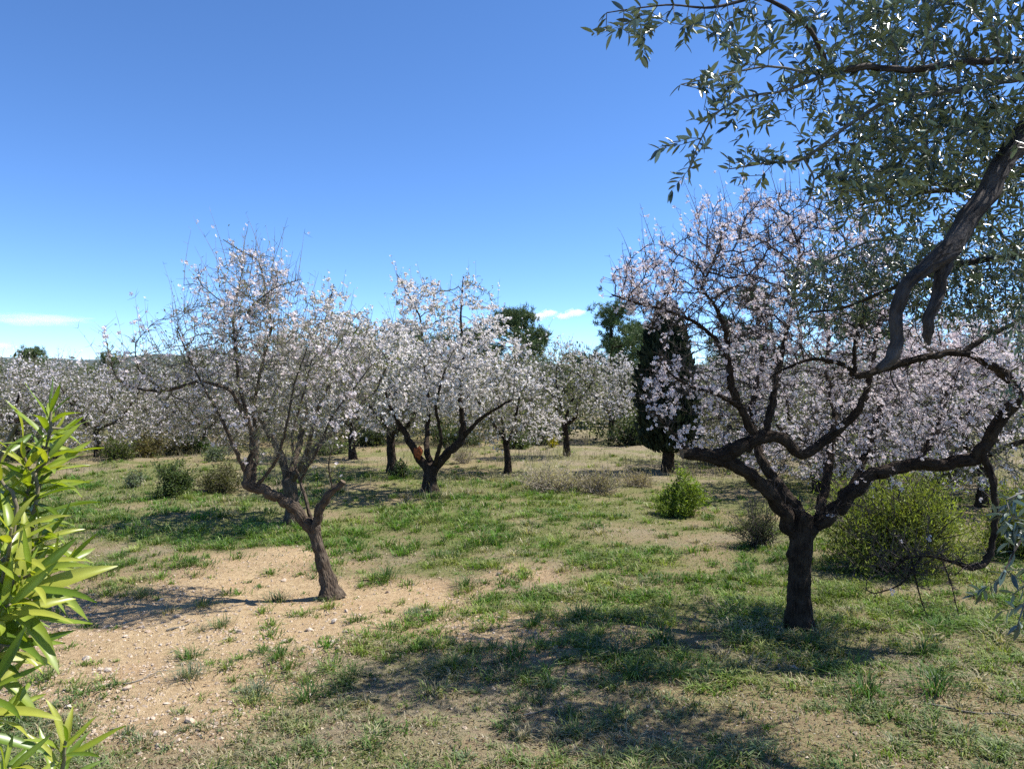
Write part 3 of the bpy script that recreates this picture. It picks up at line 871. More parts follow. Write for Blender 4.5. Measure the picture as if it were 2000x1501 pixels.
# --- almonds further back: a few kinds, copied, turned and scaled
def proto(seed, h, tr, rx, rz, flowers, leaves, fl_col, shoot=.08, cf=.60, zmin=.7):
    rs = np.random.default_rng(seed)
    P0 = [np.array([[0, 0, -0.1, tr * 1.15], [0.03, 0.02, 0.4, tr], [0.0, 0.05, 0.85, tr], [0.0, 0.03, 0.98, tr * 1.05]])]
    paths = [catmull(P0[0], step=.07)]
    k = 4 + seed % 2
    for i in range(k):
        a = i * 2 * math.pi / k + rs.uniform(-.4, .4)
        e = np.array([math.cos(a), math.sin(a), 0])
        pts = [np.array([0, 0.03, 0.9])]
        for f, z in ((.18, 1.2), (.35, 1.55), (.5, 2.0), (.62, 2.5)):
            pts.append(e * rx * f * rs.uniform(.85, 1.15) + np.array([0, 0, z * h / 3.3]) + rs.normal(size=3) * .08)
        pts = np.array(pts); r = np.array([.62, .52, .42, .3, .16])[:, None] * tr
        paths.append(catmull(np.hstack([pts, r]), step=.07))
    cz = h * cf
    bl = [((0, 0, cz), (rx, rx, rz), 1100), ((rx * .4, -.2, cz + .2), (rx * .6, rx * .6, rz * .8), 300), ((-rx * .4, .1, cz - .1), (rx * .65, rx * .6, rz * .8), 300), ((rx * .6, -.3, cz - .55 * rz), (rx * .55, rx * .5, rz * .45), 160), ((-rx * .55, .4, cz - .6 * rz), (rx * .5, rx * .5, rz * .4), 160),
          ((0, .1, cz + rz * .8), (rx * .45, rx * .4, .45), 160)]
    return almond('almond', (0, 0, 0), None, bl,
                  dict(step=0.15, dk=1.25, iters=50, spurs=4, spur_len=.2, spur_r=.004, flowers=flowers, fl_size=.044, lstep=.07, sides=9, shoot_p=shoot, shoot_len=.55, shoot_q=.6,
                       tip=.005, leaves=leaves, leaf_size=.07, leaf_col=(.19, .20, .115), fl_col=fl_col, zmin=zmin), seed=seed, paths=paths, twig=M_TWIG2)

WHITE = ((0.92, 0.91, 0.87), (0.91, 0.88, 0.84)); PINK = ((0.91, 0.89, 0.87), (0.90, 0.85, 0.84))
pA = proto(52, 3.2, .09, 1.5, 1.15, 8000, 3600, WHITE)
pB = proto(53, 3.4, .10, 1.7, 1.20, 6500, 3800, PINK, .14)
pD = proto(56, 3.0, .09, 2.0, 1.35, 6000, 5200, PINK, .16, .47, .3)
pC = proto(54, 3.3, .09, 1.15, 1.2, 2400, 4200, WHITE, .16)
GB = 'blossoming almonds further back in the orchard'
used = {}
def put(p, px, Y, s, rz, label, sz=1.0):
    x = (px - 1000) / F * Y
    loc = (x, Y, float(gh(x, Y)) - 0.03)
    if id(p) not in used:
        used[id(p)] = 1
        p.location = loc; p.rotation_euler = (0, 0, rz); p.scale = (s, s, s * sz); p['label'] = label; p['group'] = GB
        return p
    return copy_thing(p, label, loc, rz, (s, s, s * sz), GB)
put(pA, 990, 17.3, .82, .4, 'small round white almond tree just right of the orange wounded almond')
put(pC, 1107, 20.9, .98, 1.2, 'leafy almond tree with few flowers between round white almond and cypress')
put(pB, 767, 17.0, 1.0, 2.2, 'thin trunked almond tree left of the orange wounded almond')
put(pA, 690, 20.5, 1.05, 3.0, 'almond tree seen between the leaning almond and the wounded almond')
put(pA, 1192, 27.0, .95, 5.1, 'white almond tree just left of the dark cypress')
put(pD, 30, 22.0, 1.0, 0.3, 'pinkish almond tree at the far left edge')
put(pD, 190, 21.0, .88, 1.5, 'almond tree behind the bright shrub, left of the far dark bushes')
put(pD, 310, 25.0, 1.0, 4.2, 'almond tree behind the far dark bushes on the left')
put(pD, 110, 30.0, 1.1, 2.6, 'farther pinkish almond between the two leftmost almonds')
put(pC, 395, 29.0, 1.1, .8, 'leafy almond far behind the left limb of the leaning almond')
put(pD, 500, 25.0, 1.1, 2.0, 'far almond seen through the crown of the leaning almond')
put(pD, 610, 29.0, 1.15, 5.6, 'far almond behind the dense pale almond')
put(pA, 900, 27.0, 1.0, 3.7, 'far almond behind the fork of the wounded almond')
put(pC, 1035, 31.0, 1.0, 2.9, 'leafy far almond behind the small round white almond')
put(pD, 1440, 19.0, 1.0, 1.0, 'almond tree right of the cypress, behind the big almond')
put(pD, 1600, 14.0, .95, 2.4, 'almond tree directly behind the big almond trunk')
put(pD, 1730, 15.5, 1.05, 4.0, 'almond tree behind the large yellow green bush')
put(pD, 1915, 12.5, .95, 5.2, 'almond tree behind the hanging broken limb at right')
put(pA, 2030, 14.5, 1.15, .2, 'almond tree at the far right edge behind the big almond')
put(pB, 1850, 21.0, 1.2, 3.3, 'far pinkish almond at right, behind two others')
put(pD, 400, 22.5, .8, 4.4, 'low almond behind the round grey green shrub')
put(pD, 830, 31.0, 1.0, 1.4, 'low far almond behind the wounded almond')
put(pD, 730, 26.0, .9, 5.9, 'low almond far behind the sawn stub')

# ------------------------------------------------------------------ cypress, pines, woodland
def cypress():
    Y = 17.4; x = (1303 - 1000) / F * Y
    base = np.array([x, Y, float(gh(x, Y))])
    rs = np.random.default_rng(5)
    t = thing('cypress_tree', 'dark narrow cypress tree behind the left side of the big almond', 'tree', base)
    g = Geo()
    p = catmull(np.array([[0, 0, -.1, .15], [.02, 0, .4, .13], [0, .02, 1.0, .1], [0, 0, 2.6, .05], [0, 0, 4.0, .015]]), step=.1)
    tube(g, p[:, :3] + base, p[:, 3], 9, .1, 3, flare=.2)
    g.obj('trunk', [M_ALMOND, M_CUT], t, base, bark=True)
    n = 11000
    z = rs.random(n) ** .8 * 3.3 + .42
    u = (z - .42) / 3.3
    R0 = 0.62 * np.interp(u, [0, .05, .2, .5, .8, 1], [.45, .9, 1.0, .9, .62, .12])
    a = rs.random(n) * 6.283
    lump = 0.62 + 0.75 * fbm(np.cos(a) * 1.5 + 5, np.sin(a) * 1.5 + z * 1.9, 9, 3)
    r = R0 * lump * rs.random(n) ** .3 * np.where(rs.random(n) < .12, rs.uniform(1, 1.3, n), 1)
    pos = base + np.stack([r * np.cos(a), r * np.sin(a), z], -1)
    d = nrm(np.stack([np.cos(a) * .45, np.sin(a) * .45, np.ones(n)], -1) + rs.normal(size=(n, 3)) * .25)
    col = np.array([.022, .033, .017]) * rs.uniform(.6, 1.5, (n, 1))
    g = Geo(); g.inst(SLV, None, SLQ, frames(d, rs) * rs.uniform(.10, .30, n)[:, None, None], pos, col)
    g.obj('crown', M_NEEDLE, t, base, smooth=False, kind='stuff')
cypress()

def pine_proto(seed, h, r):
    rs = np.random.default_rng(seed)
    t = thing('pine_tree', 'pine', 'tree', (0, 0, 0), 'pines beyond the orchard')
    g = Geo(); p = catmull(np.array([[0, 0, -.1, .16], [.1, 0, h * .4, .12], [0, .1, h * .75, .08], [.05, 0, h * .95, .02]]), step=.3)
    tube(g, p[:, :3], p[:, 3], 8, .1, 2)
    g.obj('trunk', [M_ALMOND, M_CUT], t, bark=True)
    cl = []
    for i in range(46):
        z = h * rs.uniform(.3, .98); f = np.interp(z / h, [.3, .5, .8, 1], [.8, 1, .7, .2])
        a = rs.random() * 6.283; rr = r * f * rs.uniform(.35, 1.25)
        e = np.array([rr * math.cos(a), rr * math.sin(a), z + rs.uniform(-.1, .2)])
        s = np.array([0.03, 0, max(z - .5, .3)])
        g = Geo(); q = catmull(np.array([np.append(s, .045), np.append((s + e) / 2 + [0, 0, -.05], .03), np.append(e, .012)]), step=.3)
        tube(g, q[:, :3], q[:, 3], 5, .05, i)
        g.obj('limb', [M_ALMOND, M_CUT], t, bark=True)
        cl.append(e)
    cl = np.array(cl)
    n = 640
    c = cl[rs.integers(0, len(cl), n)] + rs.normal(size=(n, 3)) * np.array([.27, .27, .2])
    m = 30
    pos = np.repeat(c, m, 0) + rs.normal(size=(n * m, 3)) * .05
    d = nrm(rs.normal(size=(n * m, 3)) + np.array([0, 0, .7]))
    base_c = np.repeat(rs.uniform(.6, 1.5, (n, 1)), m, 0) * np.array([.085, .125, .045]) * rs.uniform(.8, 1.2, (n * m, 1))
    bv = np.array([[0, -.07, 0], [0, .07, 0], [1, 0, 0]])
    g = Geo(); g.inst(bv, np.array([[0, 1, 2]]), None, frames(d, rs) * rs.uniform(.14, .28, n * m)[:, None, None], pos, base_c)
    g.obj('crown', M_NEEDLE, t, smooth=False, kind='stuff')
    return t
pn = [pine_proto(61, 5.8, 1.55), pine_proto(62, 5.2, 1.5)]
def put_pine(k, px, top_py, Y, rz, label, hproto):
    x = (px - 1000) / F * Y; hh = CAMZ + (750.5 - top_py) / F * Y
    s = hh / hproto
    if id(pn[k]) not in used:
        used[id(pn[k])] = 1; o = pn[k]
        o.location = (x, Y, 0); o.rotation_euler = (0, 0, rz); o.scale = (s, s, s); o['label'] = label
        return
    copy_thing(pn[k], label, (x, Y, 0), rz, (s, s, s))
put_pine(0, 1195, 592, 36, .5, 'bushy pine crown just left of the cypress top', 5.9)
put_pine(1, 1010, 598, 38, 1.9, 'pine behind the right shoulder of the wounded almond', 5.3)
put_pine(0, 1040, 655, 41, 4.0, 'lower pine crown close right of a taller pine', 5.9)
put_pine(1, 790, 632, 36, 3.1, 'pine showing behind the top of the wounded almond', 5.3)
put_pine(0, 690, 640, 40, 2.2, 'pine behind the gap right of the leaning almond', 5.9)
put_pine(1, 62, 676, 48, .2, 'small far pine above the almonds at the left edge', 5.3)
put_pine(0, 215, 690, 44, 5.2, 'far pine low behind the left almonds', 5.9)
put_pine(1, 400, 680, 40, 1.1, 'far pine behind the long left limb of the leaning almond', 5.3)
put_pine(1, 930, 640, 42, 2.0, 'pine behind the crown of the wounded almond, right of its top', 5.3)
put_pine(0, 860, 655, 40, 0.7, 'lower pine behind the middle of the wounded almond', 5.9)
put_pine(1, 1235, 625, 40, 3.9, 'second pine touching the left side of the cypress', 5.3)
put_pine(0, 1120, 690, 44, 3.3, 'low pine behind the leafy almond', 5.9)
put_pine(1, 560, 660, 43, 5.0, 'pine behind the middle of the leaning almond crown', 5.3)
put_pine(0, 1480, 560, 30, 2.8, 'pine behind the big almond crown', 5.9)
put_pine(1, 1700, 600, 34, .9, 'pine behind the right half of the big almond', 5.3)

def woodland():
    rs = np.random.default_rng(77)
    g = Geo()
    for x0, x1, y0, y1, n, ht, ls in ((-30, 30, 25.5, 32, 30000, 1.7, .2), (-46, 46, 34, 46, 34000, 2.9, .32), (-75, 75, 48, 66, 20000, 3.8, .5)):
        x = rs.uniform(x0, x1, n); y = rs.uniform(y0, y1, n)
        cw = 1.9 if y0 > 30 else 1.3
        cx = np.round(x / cw); cy = np.round(y / 3.5)
        h = _hash(cx.astype(np.int64), cy.astype(np.int64), 4)
        top = ht * (.5 + .6 * h) - (np.abs(x / cw - cx) * 2) ** 2 * ht * .45 + (fbm(x * 2, y * 2, 3, 3) - .5) * 1.2
        z = np.maximum(top, .4) * rs.random(n) ** .55
        tone = _hash(cx.astype(np.int64), cy.astype(np.int64), 9)[:, None]
        col = (np.array([.045, .065, .03]) * (1 - tone) + np.array([.14, .145, .065]) * tone) * rs.uniform(.55, 1.45, (n, 1))
        pale = (_hash(cx.astype(np.int64), cy.astype(np.int64), 15) > .62) & (rs.random(n) < .55)
        col[pale] = np.array([.5, .46, .43])
        g.inst(SLV, None, SLQ, frames(nrm(rs.normal(size=(n, 3))), rs) * (ls * rs.uniform(.5, 1.1, n))[:, None, None], np.stack([x, y, z], -1), col)
    o = g.obj('woodland', M_LEAF, smooth=False, kind='stuff')
    tag(o, 'distant strip of green scrub and trees beyond the orchard', 'woodland')
woodland()

# ------------------------------------------------------------------ bushes
def bush(name, label, px, pyb, w, h, leaf, col, n, seed, clumps=40, stems=14, dense=.5, flat=.3, cat='bush', tw=(.10, .08, .06), up=.4, wid=1.0, stem=None):
    Y = CAMZ * F / (pyb - 750.5)
    x = (px - 1000) / F * Y
    base = np.array([x, Y, float(gh(x, Y))])
    rs = np.random.default_rng(seed)
    wm = w * Y / F / 2; hm = h * Y / F
    t = thing(name, label, cat, base)
    cc = nrm(rs.normal(size=(clumps, 3))); cc[:, 2] = np.abs(cc[:, 2])
    cc = cc * (rs.random((clumps, 1)) ** dense) * np.array([wm, wm * .9, hm * .9]) * rs.uniform(.8, 1.1, (clumps, 1))
    cc[:, 2] += hm * .08
    st = Geo()
    A = base + rs.normal(size=(clumps, 3)) * np.array([wm * .12, wm * .12, 0])
    D = base + cc - A; L = np.linalg.norm(D, axis=1)
    shoots_geo(st, A, nrm(D), L, np.full(clumps, .012 * wm + .003), rs, .12, 4)
    pk = rs.integers(0, clumps, clumps * 5)
    tpos = base + cc[pk] * rs.uniform(.35, .95, (len(pk), 1)); td = nrm(rs.normal(size=(len(pk), 3)) + np.array([0, 0, up]) + nrm(cc[pk]) * .6)
    tp, _ = shoots_geo(st, tpos, td, rs.uniform(.15, .5, len(pk)) * min(wm, hm), np.full(len(pk), .005 * wm + .0015), rs, .15, 3)
    st.obj('stems', stem or M_TWIG, t, base, smooth=False, kind='stuff')
    k = rs.integers(0, len(tp), n)
    pos = tp[k] + rs.normal(size=(n, 3)) * np.array([.09, .09, .08]) * wm * 1.0
    pos[:, 2] = np.maximum(pos[:, 2], base[2] + .02)
    d = nrm(rs.normal(size=(n, 3)) + np.array([0, 0, up]) + .4 * nrm(pos - base))
    tone = rs.uniform(.55, 1.5, (n, 1)) * (0.7 + .6 * fbm(pos[:, 0] * 3 / wm, pos[:, 2] * 3 / wm, seed, 2)[:, None])
    g = Geo(); lm = frames(d, rs) * (leaf * rs.uniform(.6, 1.3, n))[:, None, None]
    lm = lm * np.array([1, wid, 1])[None, None, :]
    g.inst(SLV, None, SLQ, lm, pos, np.array(col) * tone)
    g.obj('foliage', M_LEAF, t, base, smooth=False, kind='stuff')
    return t
bush('green_bush', 'bright green rounded bush in front of the cypress', 1330, 1000, 118, 100, .055, (.17, .225, .035), 8500, 1, clumps=46, dense=.6, stems=10)
bush('dark_shrub', 'thin dark shrub with many stems left of the big almond trunk', 1482, 1062, 150, 140, .034, (.06, .07, .035), 3000, 2, clumps=60, up=.8, wid=.6)
bush('broom_bush', 'large yellow green bush behind the big almond trunk', 1745, 1108, 350, 235, .055, (.19, .215, .045), 19000, 3, clumps=110, up=.8, wid=.6)
bush('broom_bush', 'yellow green bush at the far right edge behind the olive sprigs', 1985, 1090, 170, 150, .055, (.2, .225, .05), 7500, 4, clumps=60, up=.8, wid=.6)
bush('mastic_bush', 'dark leafy bush left of the leaning almond', 345, 968, 100, 90, .055, (.08, .11, .035), 4200, 5)
bush('mastic_bush', 'brownish dark bush between dark leafy bush and leaning almond', 432, 960, 105, 70, .05, (.12, .115, .05), 3600, 6)
bush('grey_shrub', 'small grey green shrub left of the dark leafy bush', 266, 948, 52, 46, .05, (.15, .18, .11), 900, 7)
bush('grey_shrub', 'round grey green shrub behind the brownish bush', 422, 902, 62, 44, .07, (.13, .16, .09), 1100, 8)
bush('far_bush', 'dark olive bush at the foot of the far left almonds', 228, 900, 80, 48, .08, (.08, .10, .025), 1500, 9)
bush('far_bush', 'reddish green bush right of a dark bush under the far left almonds', 290, 893, 80, 50, .08, (.12, .10, .035), 1500, 10)
bush('far_bush', 'green bush seen under the long left limb of the leaning almond', 385, 884, 60, 50, .09, (.07, .12, .03), 1200, 11)
bush('weed_clump', 'dark green weed clump at the foot of the thin trunked almond', 780, 934, 50, 42, .08, (.05, .08, .03), 800, 12)
bush('broom_bush', 'small yellow flowering broom left of the leafy almond trunk', 1078, 872, 22, 36, .07, (.42, .36, .03), 500, 13)
bush('dark_hedge', 'dark green low scrub behind the small round white almond', 1060, 866, 150, 46, .12, (.04, .055, .025), 2600, 14)
bush('dark_hedge', 'dark green scrub left of the cypress foot', 1230, 868, 120, 60, .12, (.05, .07, .03), 2400, 15)
bush('dark_hedge', 'green scrub behind the fork of the wounded almond', 880, 870, 160, 44, .12, (.06, .08, .03), 2400, 16)
bush('dark_hedge', 'green scrub far behind the leaning almond stub', 720, 868, 140, 46, .12, (.07, .09, .035), 2200, 17)
bush('dry_shrub', 'grey brown dry shrub in the straw between wounded almond and green bush', 1085, 955, 180, 62, .06, (.36, .31, .24), 5200, 18, clumps=80, up=1.2, wid=.4, stem=M_STRAW)
bush('dry_shrub', 'dry grey brush just left of the green bush', 1170, 958, 120, 52, .06, (.28, .235, .17), 3600, 19, clumps=60, up=1.2, wid=.4, stem=M_STRAW)
bush('dry_shrub', 'low brown brush right of the dry grey shrubs', 1245, 948, 100, 34, .05, (.27, .22, .15), 2200, 20, clumps=50, up=1.0, wid=.4, stem=M_STRAW)
bush('dry_shrub', 'pale dry grass clump right of the forked almond', 905, 905, 70, 48, .07, (.24, .21, .15), 900, 21, clumps=40, up=1.2, wid=.4, stem=M_STRAW)
bush('far_bush', 'tangle of grey green scrub at the left edge below the pinkish almond', 60, 895, 150, 60, .09, (.13, .14, .07), 2600, 25)
bush('far_bush', 'pale scrub left of the round grey green shrub', 345, 886, 70, 46, .09, (.17, .16, .08), 1500, 26)
bush('far_bush', 'green scrub seen under the dense pale almond', 640, 884, 120, 40, .09, (.11, .14, .05), 1900, 27)
bush('far_bush', 'olive coloured scrub between the cypress and the big almond fork', 1420, 905, 130, 80, .09, (.11, .13, .05), 2200, 28)
bush('far_bush', 'green scrub left of the leafy almond trunk', 1010, 874, 90, 40, .1, (.10, .13, .05), 1500, 29)
bush('far_bush', 'dark bush low behind the big almond at right', 1640, 930, 160, 90, .08, (.06, .08, .03), 2400, 22)
bush('far_bush', 'dark bush at right behind the hanging broken limb', 1850, 935, 180, 110, .08, (.06, .08, .03), 2600, 24)

# ------------------------------------------------------------------ the olive tree overhead on the right
def olive():
    rs = np.random.default_rng(91)
    base = np.array([4.3, 3.4, 0.0])
    t = thing('olive_tree', 'silvery olive tree hanging its leafy boughs into the upper right', 'tree', base)
    trunk = catmull(np.array([[4.3, 3.4, -.1, .26], [4.25, 3.35, .6, .2], [4.1, 3.3, 1.2, .19], [3.95, 3.25, 1.9, .17], [3.75, 3.1, 2.5, .13]]), step=.06)
    def px(L):
        return [np.append(W(a, b, y), r * y / F) for a, b, y, r in L]
    limbs = [
        [np.array([4.0, 3.25, 1.75, .12]), np.array([3.2, 2.95, 2.65, .09])] + px([(2110, 150, 2.9, 26), (1990, 285, 2.75, 23), (1915, 395, 2.65, 22), (1850, 490, 2.58, 23), (1800, 532, 2.55, 17), (1764, 562, 2.53, 14), (1747, 612, 2.52, 13), (1746, 670, 2.51, 13.5), (1740, 702, 2.5, 14), (1716, 722, 2.49, 8)]),
        px([(1862, 470, 2.59, 17), (1842, 530, 2.57, 15), (1828, 580, 2.56, 13), (1812, 625, 2.55, 12.5), (1808, 655, 2.55, 11), (1816, 672, 2.55, 4)]),
        [np.array([3.75, 3.1, 2.45, .09]), np.array([3.0, 2.9, 3.1, .05])] + px([(2120, 122, 2.8, 13), (1990, 118, 2.75, 10), (1880, 122, 2.7, 9), (1780, 136, 2.66, 9), (1690, 131, 2.62, 9), (1622, 140, 2.6, 8), (1607, 105, 2.58, 7), (1570, 45, 2.55, 6), (1490, -5, 2.5, 5), (1390, 15, 2.45, 3.5), (1300, 10, 2.4, 2.5), (1185, 25, 2.36, 1.5)]),
        px([(1625, 140, 2.6, 6), (1540, 175, 2.55, 4), (1455, 190, 2.5, 3), (1395, 225, 2.46, 2.5), (1363, 285, 2.44, 2), (1345, 335, 2.43, 1.4)]),
        px([(1600, 145, 2.6, 4), (1500, 130, 2.56, 3), (1420, 145, 2.5, 2.2), (1330, 165, 2.46, 1.4)]),
        px([(2060, 140, 2.95, 12), (1950, 160, 2.9, 9), (1850, 180, 2.85, 8), (1740, 195, 2.8, 6), (1650, 250, 2.75, 5), (1570, 310, 2.7, 4), (1500, 318, 2.66, 3), (1425, 330, 2.63, 1.5)]),
        px([(1570, 310, 2.7, 3), (1590, 350, 2.7, 2.4), (1575, 400, 2.69, 1.6), (1545, 420, 2.68, 1.2)]),
        [np.array([3.75, 3.1, 2.45, .08])] + px([(2080, 330, 3.6, 12), (1960, 350, 3.55, 9), (1860, 370, 3.5, 7), (1760, 380, 3.45, 5), (1680, 400, 3.4, 3)]),
        [np.array([3.9, 3.25, 2.0, .10])] + px([(2130, 500, 4.4, 14), (1980, 500, 4.6, 11), (1860, 520, 4.8, 8), (1750, 560, 4.9, 6), (1650, 600, 5.0, 4), (1580, 610, 5.05, 2.5)]),
        px([(1880, 515, 4.78, 7), (1800, 470, 4.9, 5), (1700, 470, 5.0, 4), (1620, 510, 5.05, 3)]),
        px([(1420, 10, 2.46, 2.5), (1430, -50, 2.44, 2), (1380, 60, 2.42, 1.4)]),
        [np.array([3.7, 3.0, 1.2, .04])] + px([(2140, 960, 2.5, 8), (2040, 1010, 2.3, 5), (1990, 1060, 2.2, 3), (1955, 1130, 2.15, 1.5)]),
        px([(2050, 1000, 2.3, 4), (2010, 960, 2.25, 3), (1965, 975, 2.2, 1.5)]),
        px([(2040, 1010, 2.3, 4), (2010, 1140, 2.2, 3), (1985, 1230, 2.15, 1.4)]),
    ]
    cut = (0, 1)
    N = []; par = []; fixed = []
    g = Geo(); tube(g, trunk[:, :3], trunk[:, 3], 18, .14, 4, flare=.3); g.obj('trunk', [M_OLIVE, M_CUT], t, base, bark=True)
    step = .06
    for k, L in enumerate(limbs):
        p = catmull(np.array(L), step=.03 if k > 1 else .02, lin=.3)
        p[:, 3] *= .72 if k > 1 else .86
        g = Geo(); tube(g, p[:, :3], p[:, 3], 20 if k < 2 else 8, .15 if k < 2 else .1, 50 + k, cap=False)
        g.obj('limb', [M_OLIVE if p[:, 3].max() > .02 else M_OTWIG, M_CUT], t, base, bark=True)
        if k in cut:
            continue
        i0 = len(N)
        for j, n in enumerate(p[::2]):
            N.append(n[:3]); par.append(i0 + j - 1 if j else -1); fixed.append(n[3])
    n0 = len(N)
    blobs = [B(1860, 60, 2.8, 190, 120, .45, 420), B(1850, 230, 2.9, 190, 120, .5, 560), B(1640, 60, 2.6, 110, 70, .25, 130), B(1560, 190, 2.6, 110, 50, .2, 90),
             B(1690, 300, 2.75, 120, 90, .3, 220), B(1450, 70, 2.48, 90, 60, .15, 60), B(1400, 170, 2.46, 70, 45, .12, 75), B(1352, 290, 2.44, 26, 50, .08, 36), B(1270, 35, 2.4, 95, 35, .1, 60),
             B(1900, 360, 3.4, 160, 110, .4, 330), B(1720, 390, 3.4, 110, 70, .3, 150), B(1490, 318, 2.66, 85, 26, .1, 60),
             B(1940, 540, 4.6, 130, 110, .6, 620), B(1790, 530, 4.9, 150, 95, .5, 760), B(1630, 560, 5.0, 95, 90, .35, 420),
             B(1985, 1010, 2.2, 45, 70, .12, 110), B(1990, 1160, 2.2, 45, 100, .12, 130), B(2080, 700, 3.2, 60, 200, .3, 60)]
    A = blob_points(blobs, rs, 1.35)
    N, par = colonize(N, par, A, step, 9, step * 1.2, 70, rs, -.05, .3)
    rad = pipe_radii(par, n0, fixed, .0012, rmax=.012)
    g = Geo(); edges_geo(g, N, par, rad, n0, 4)
    thin = np.arange(n0, len(N)); thin = thin[rad[thin] < .0045]
    d = nrm(N[thin] - N[par[thin]])
    # leafy end shoots
    sh = thin[rs.random(len(thin)) < .72]
    sdir = nrm(nrm(N[sh] - N[par[sh]]) + rs.normal(size=(len(sh), 3)) * .5 + np.array([0, 0, -.05]))
    sl = rs.uniform(.05, .12, len(sh))
    shoots_geo(g, N[sh], sdir, sl, np.full(len(sh), .0012), rs, .1, 2)
    g.obj('twigs', M_OTWIG, t, base, smooth=False, kind='stuff')
    # leaves in opposite pairs along the shoots and thin twigs
    P_, D_ = [], []
    for f in np.linspace(.1, 1, 6):
        P_.append(N[sh] + sdir * (sl * f)[:, None]); D_.append(sdir)
    for f in (.3, .8):
        P_.append(N[par[thin]] * (1 - f) + N[thin] * f); D_.append(d)
    lf = np.array([k for k in np.nonzero(np.array([x[0] for x in fixed]) if False else np.array(fixed) < .006)[0] if par[k] >= 0])
    P_.append(N[lf]); D_.append(nrm(N[lf] - N[par[lf]]))
    P_ = np.vstack(P_); D_ = np.vstack(D_)
    P_ = np.repeat(P_, 2, 0); D_ = np.repeat(D_, 2, 0)
    keep = rs.random(len(P_)) < .85; P_ = P_[keep]; D_ = D_[keep]
    m = len(P_)
    perp = nrm(np.cross(D_, rs.normal(size=(m, 3))))
    ld = nrm(D_ * .75 + perp * .8 + np.array([0, 0, .12]))
    size = rs.uniform(.032, .052, m)
    roll = rs.normal(size=(m, 3)) * .6 + np.array([0, 0, 1.0])
    Mx = frames(ld, rs, roll) * size[:, None, None]
    col = np.array([.052, .074, .042]) * rs.uniform(.6, 1.4, (m, 1)) * np.array([1, 1, 1]) + rs.uniform(0, .01, (m, 1)) * np.array([1, .9, .2])
    # the nearest leaves one by one, the rest together
    pxl = P_[:, 0] / P_[:, 1] * F + 1000; pyl = 750.5 - (P_[:, 2] - CAMZ) / P_[:, 1] * F
    dist = np.linalg.norm(P_ - np.array([0, 0, CAMZ]), axis=1)
    vis = (pxl > 1150) & (pxl < 2000) & (pyl > 0) & (pyl < 1500)
    one = np.zeros(m, bool); one[np.argsort(np.where(vis, dist, dist + 9))[:300]] = True
    vm = []
    for k in range(4):
        gg = Geo(); gg.add(OLV, quad=OLQ, col=np.array([.065, .088, .056]) * (.7 + .2 * k), trim=OLM); vm.append(gg.mesh('leaf', [M_OTOP, M_OBOT]))
    for i in np.nonzero(one)[0]:
        o = bpy.data.objects.new('leaf', vm[i % 4]); COL.objects.link(o); o.parent = t
        o.matrix_local = Matrix.Translation(Vector(P_[i] - base)) @ Matrix([list(r) for r in Mx[i]]).to_4x4()
    g = Geo(); r = ~one
    far = P_[:, 1] > 3.0
    g.inst(ONV, None, ONQ, Mx[r & ~far], P_[r & ~far], col[r & ~far], qrim=ONM)
    g.inst(OFV, None, OFQ, Mx[r & far], P_[r & far], col[r & far], qrim=OFM)
    g.obj('crown', [M_OTOP, M_OBOT], t, base, kind='stuff')
    print('olive leaves', m)
olive()

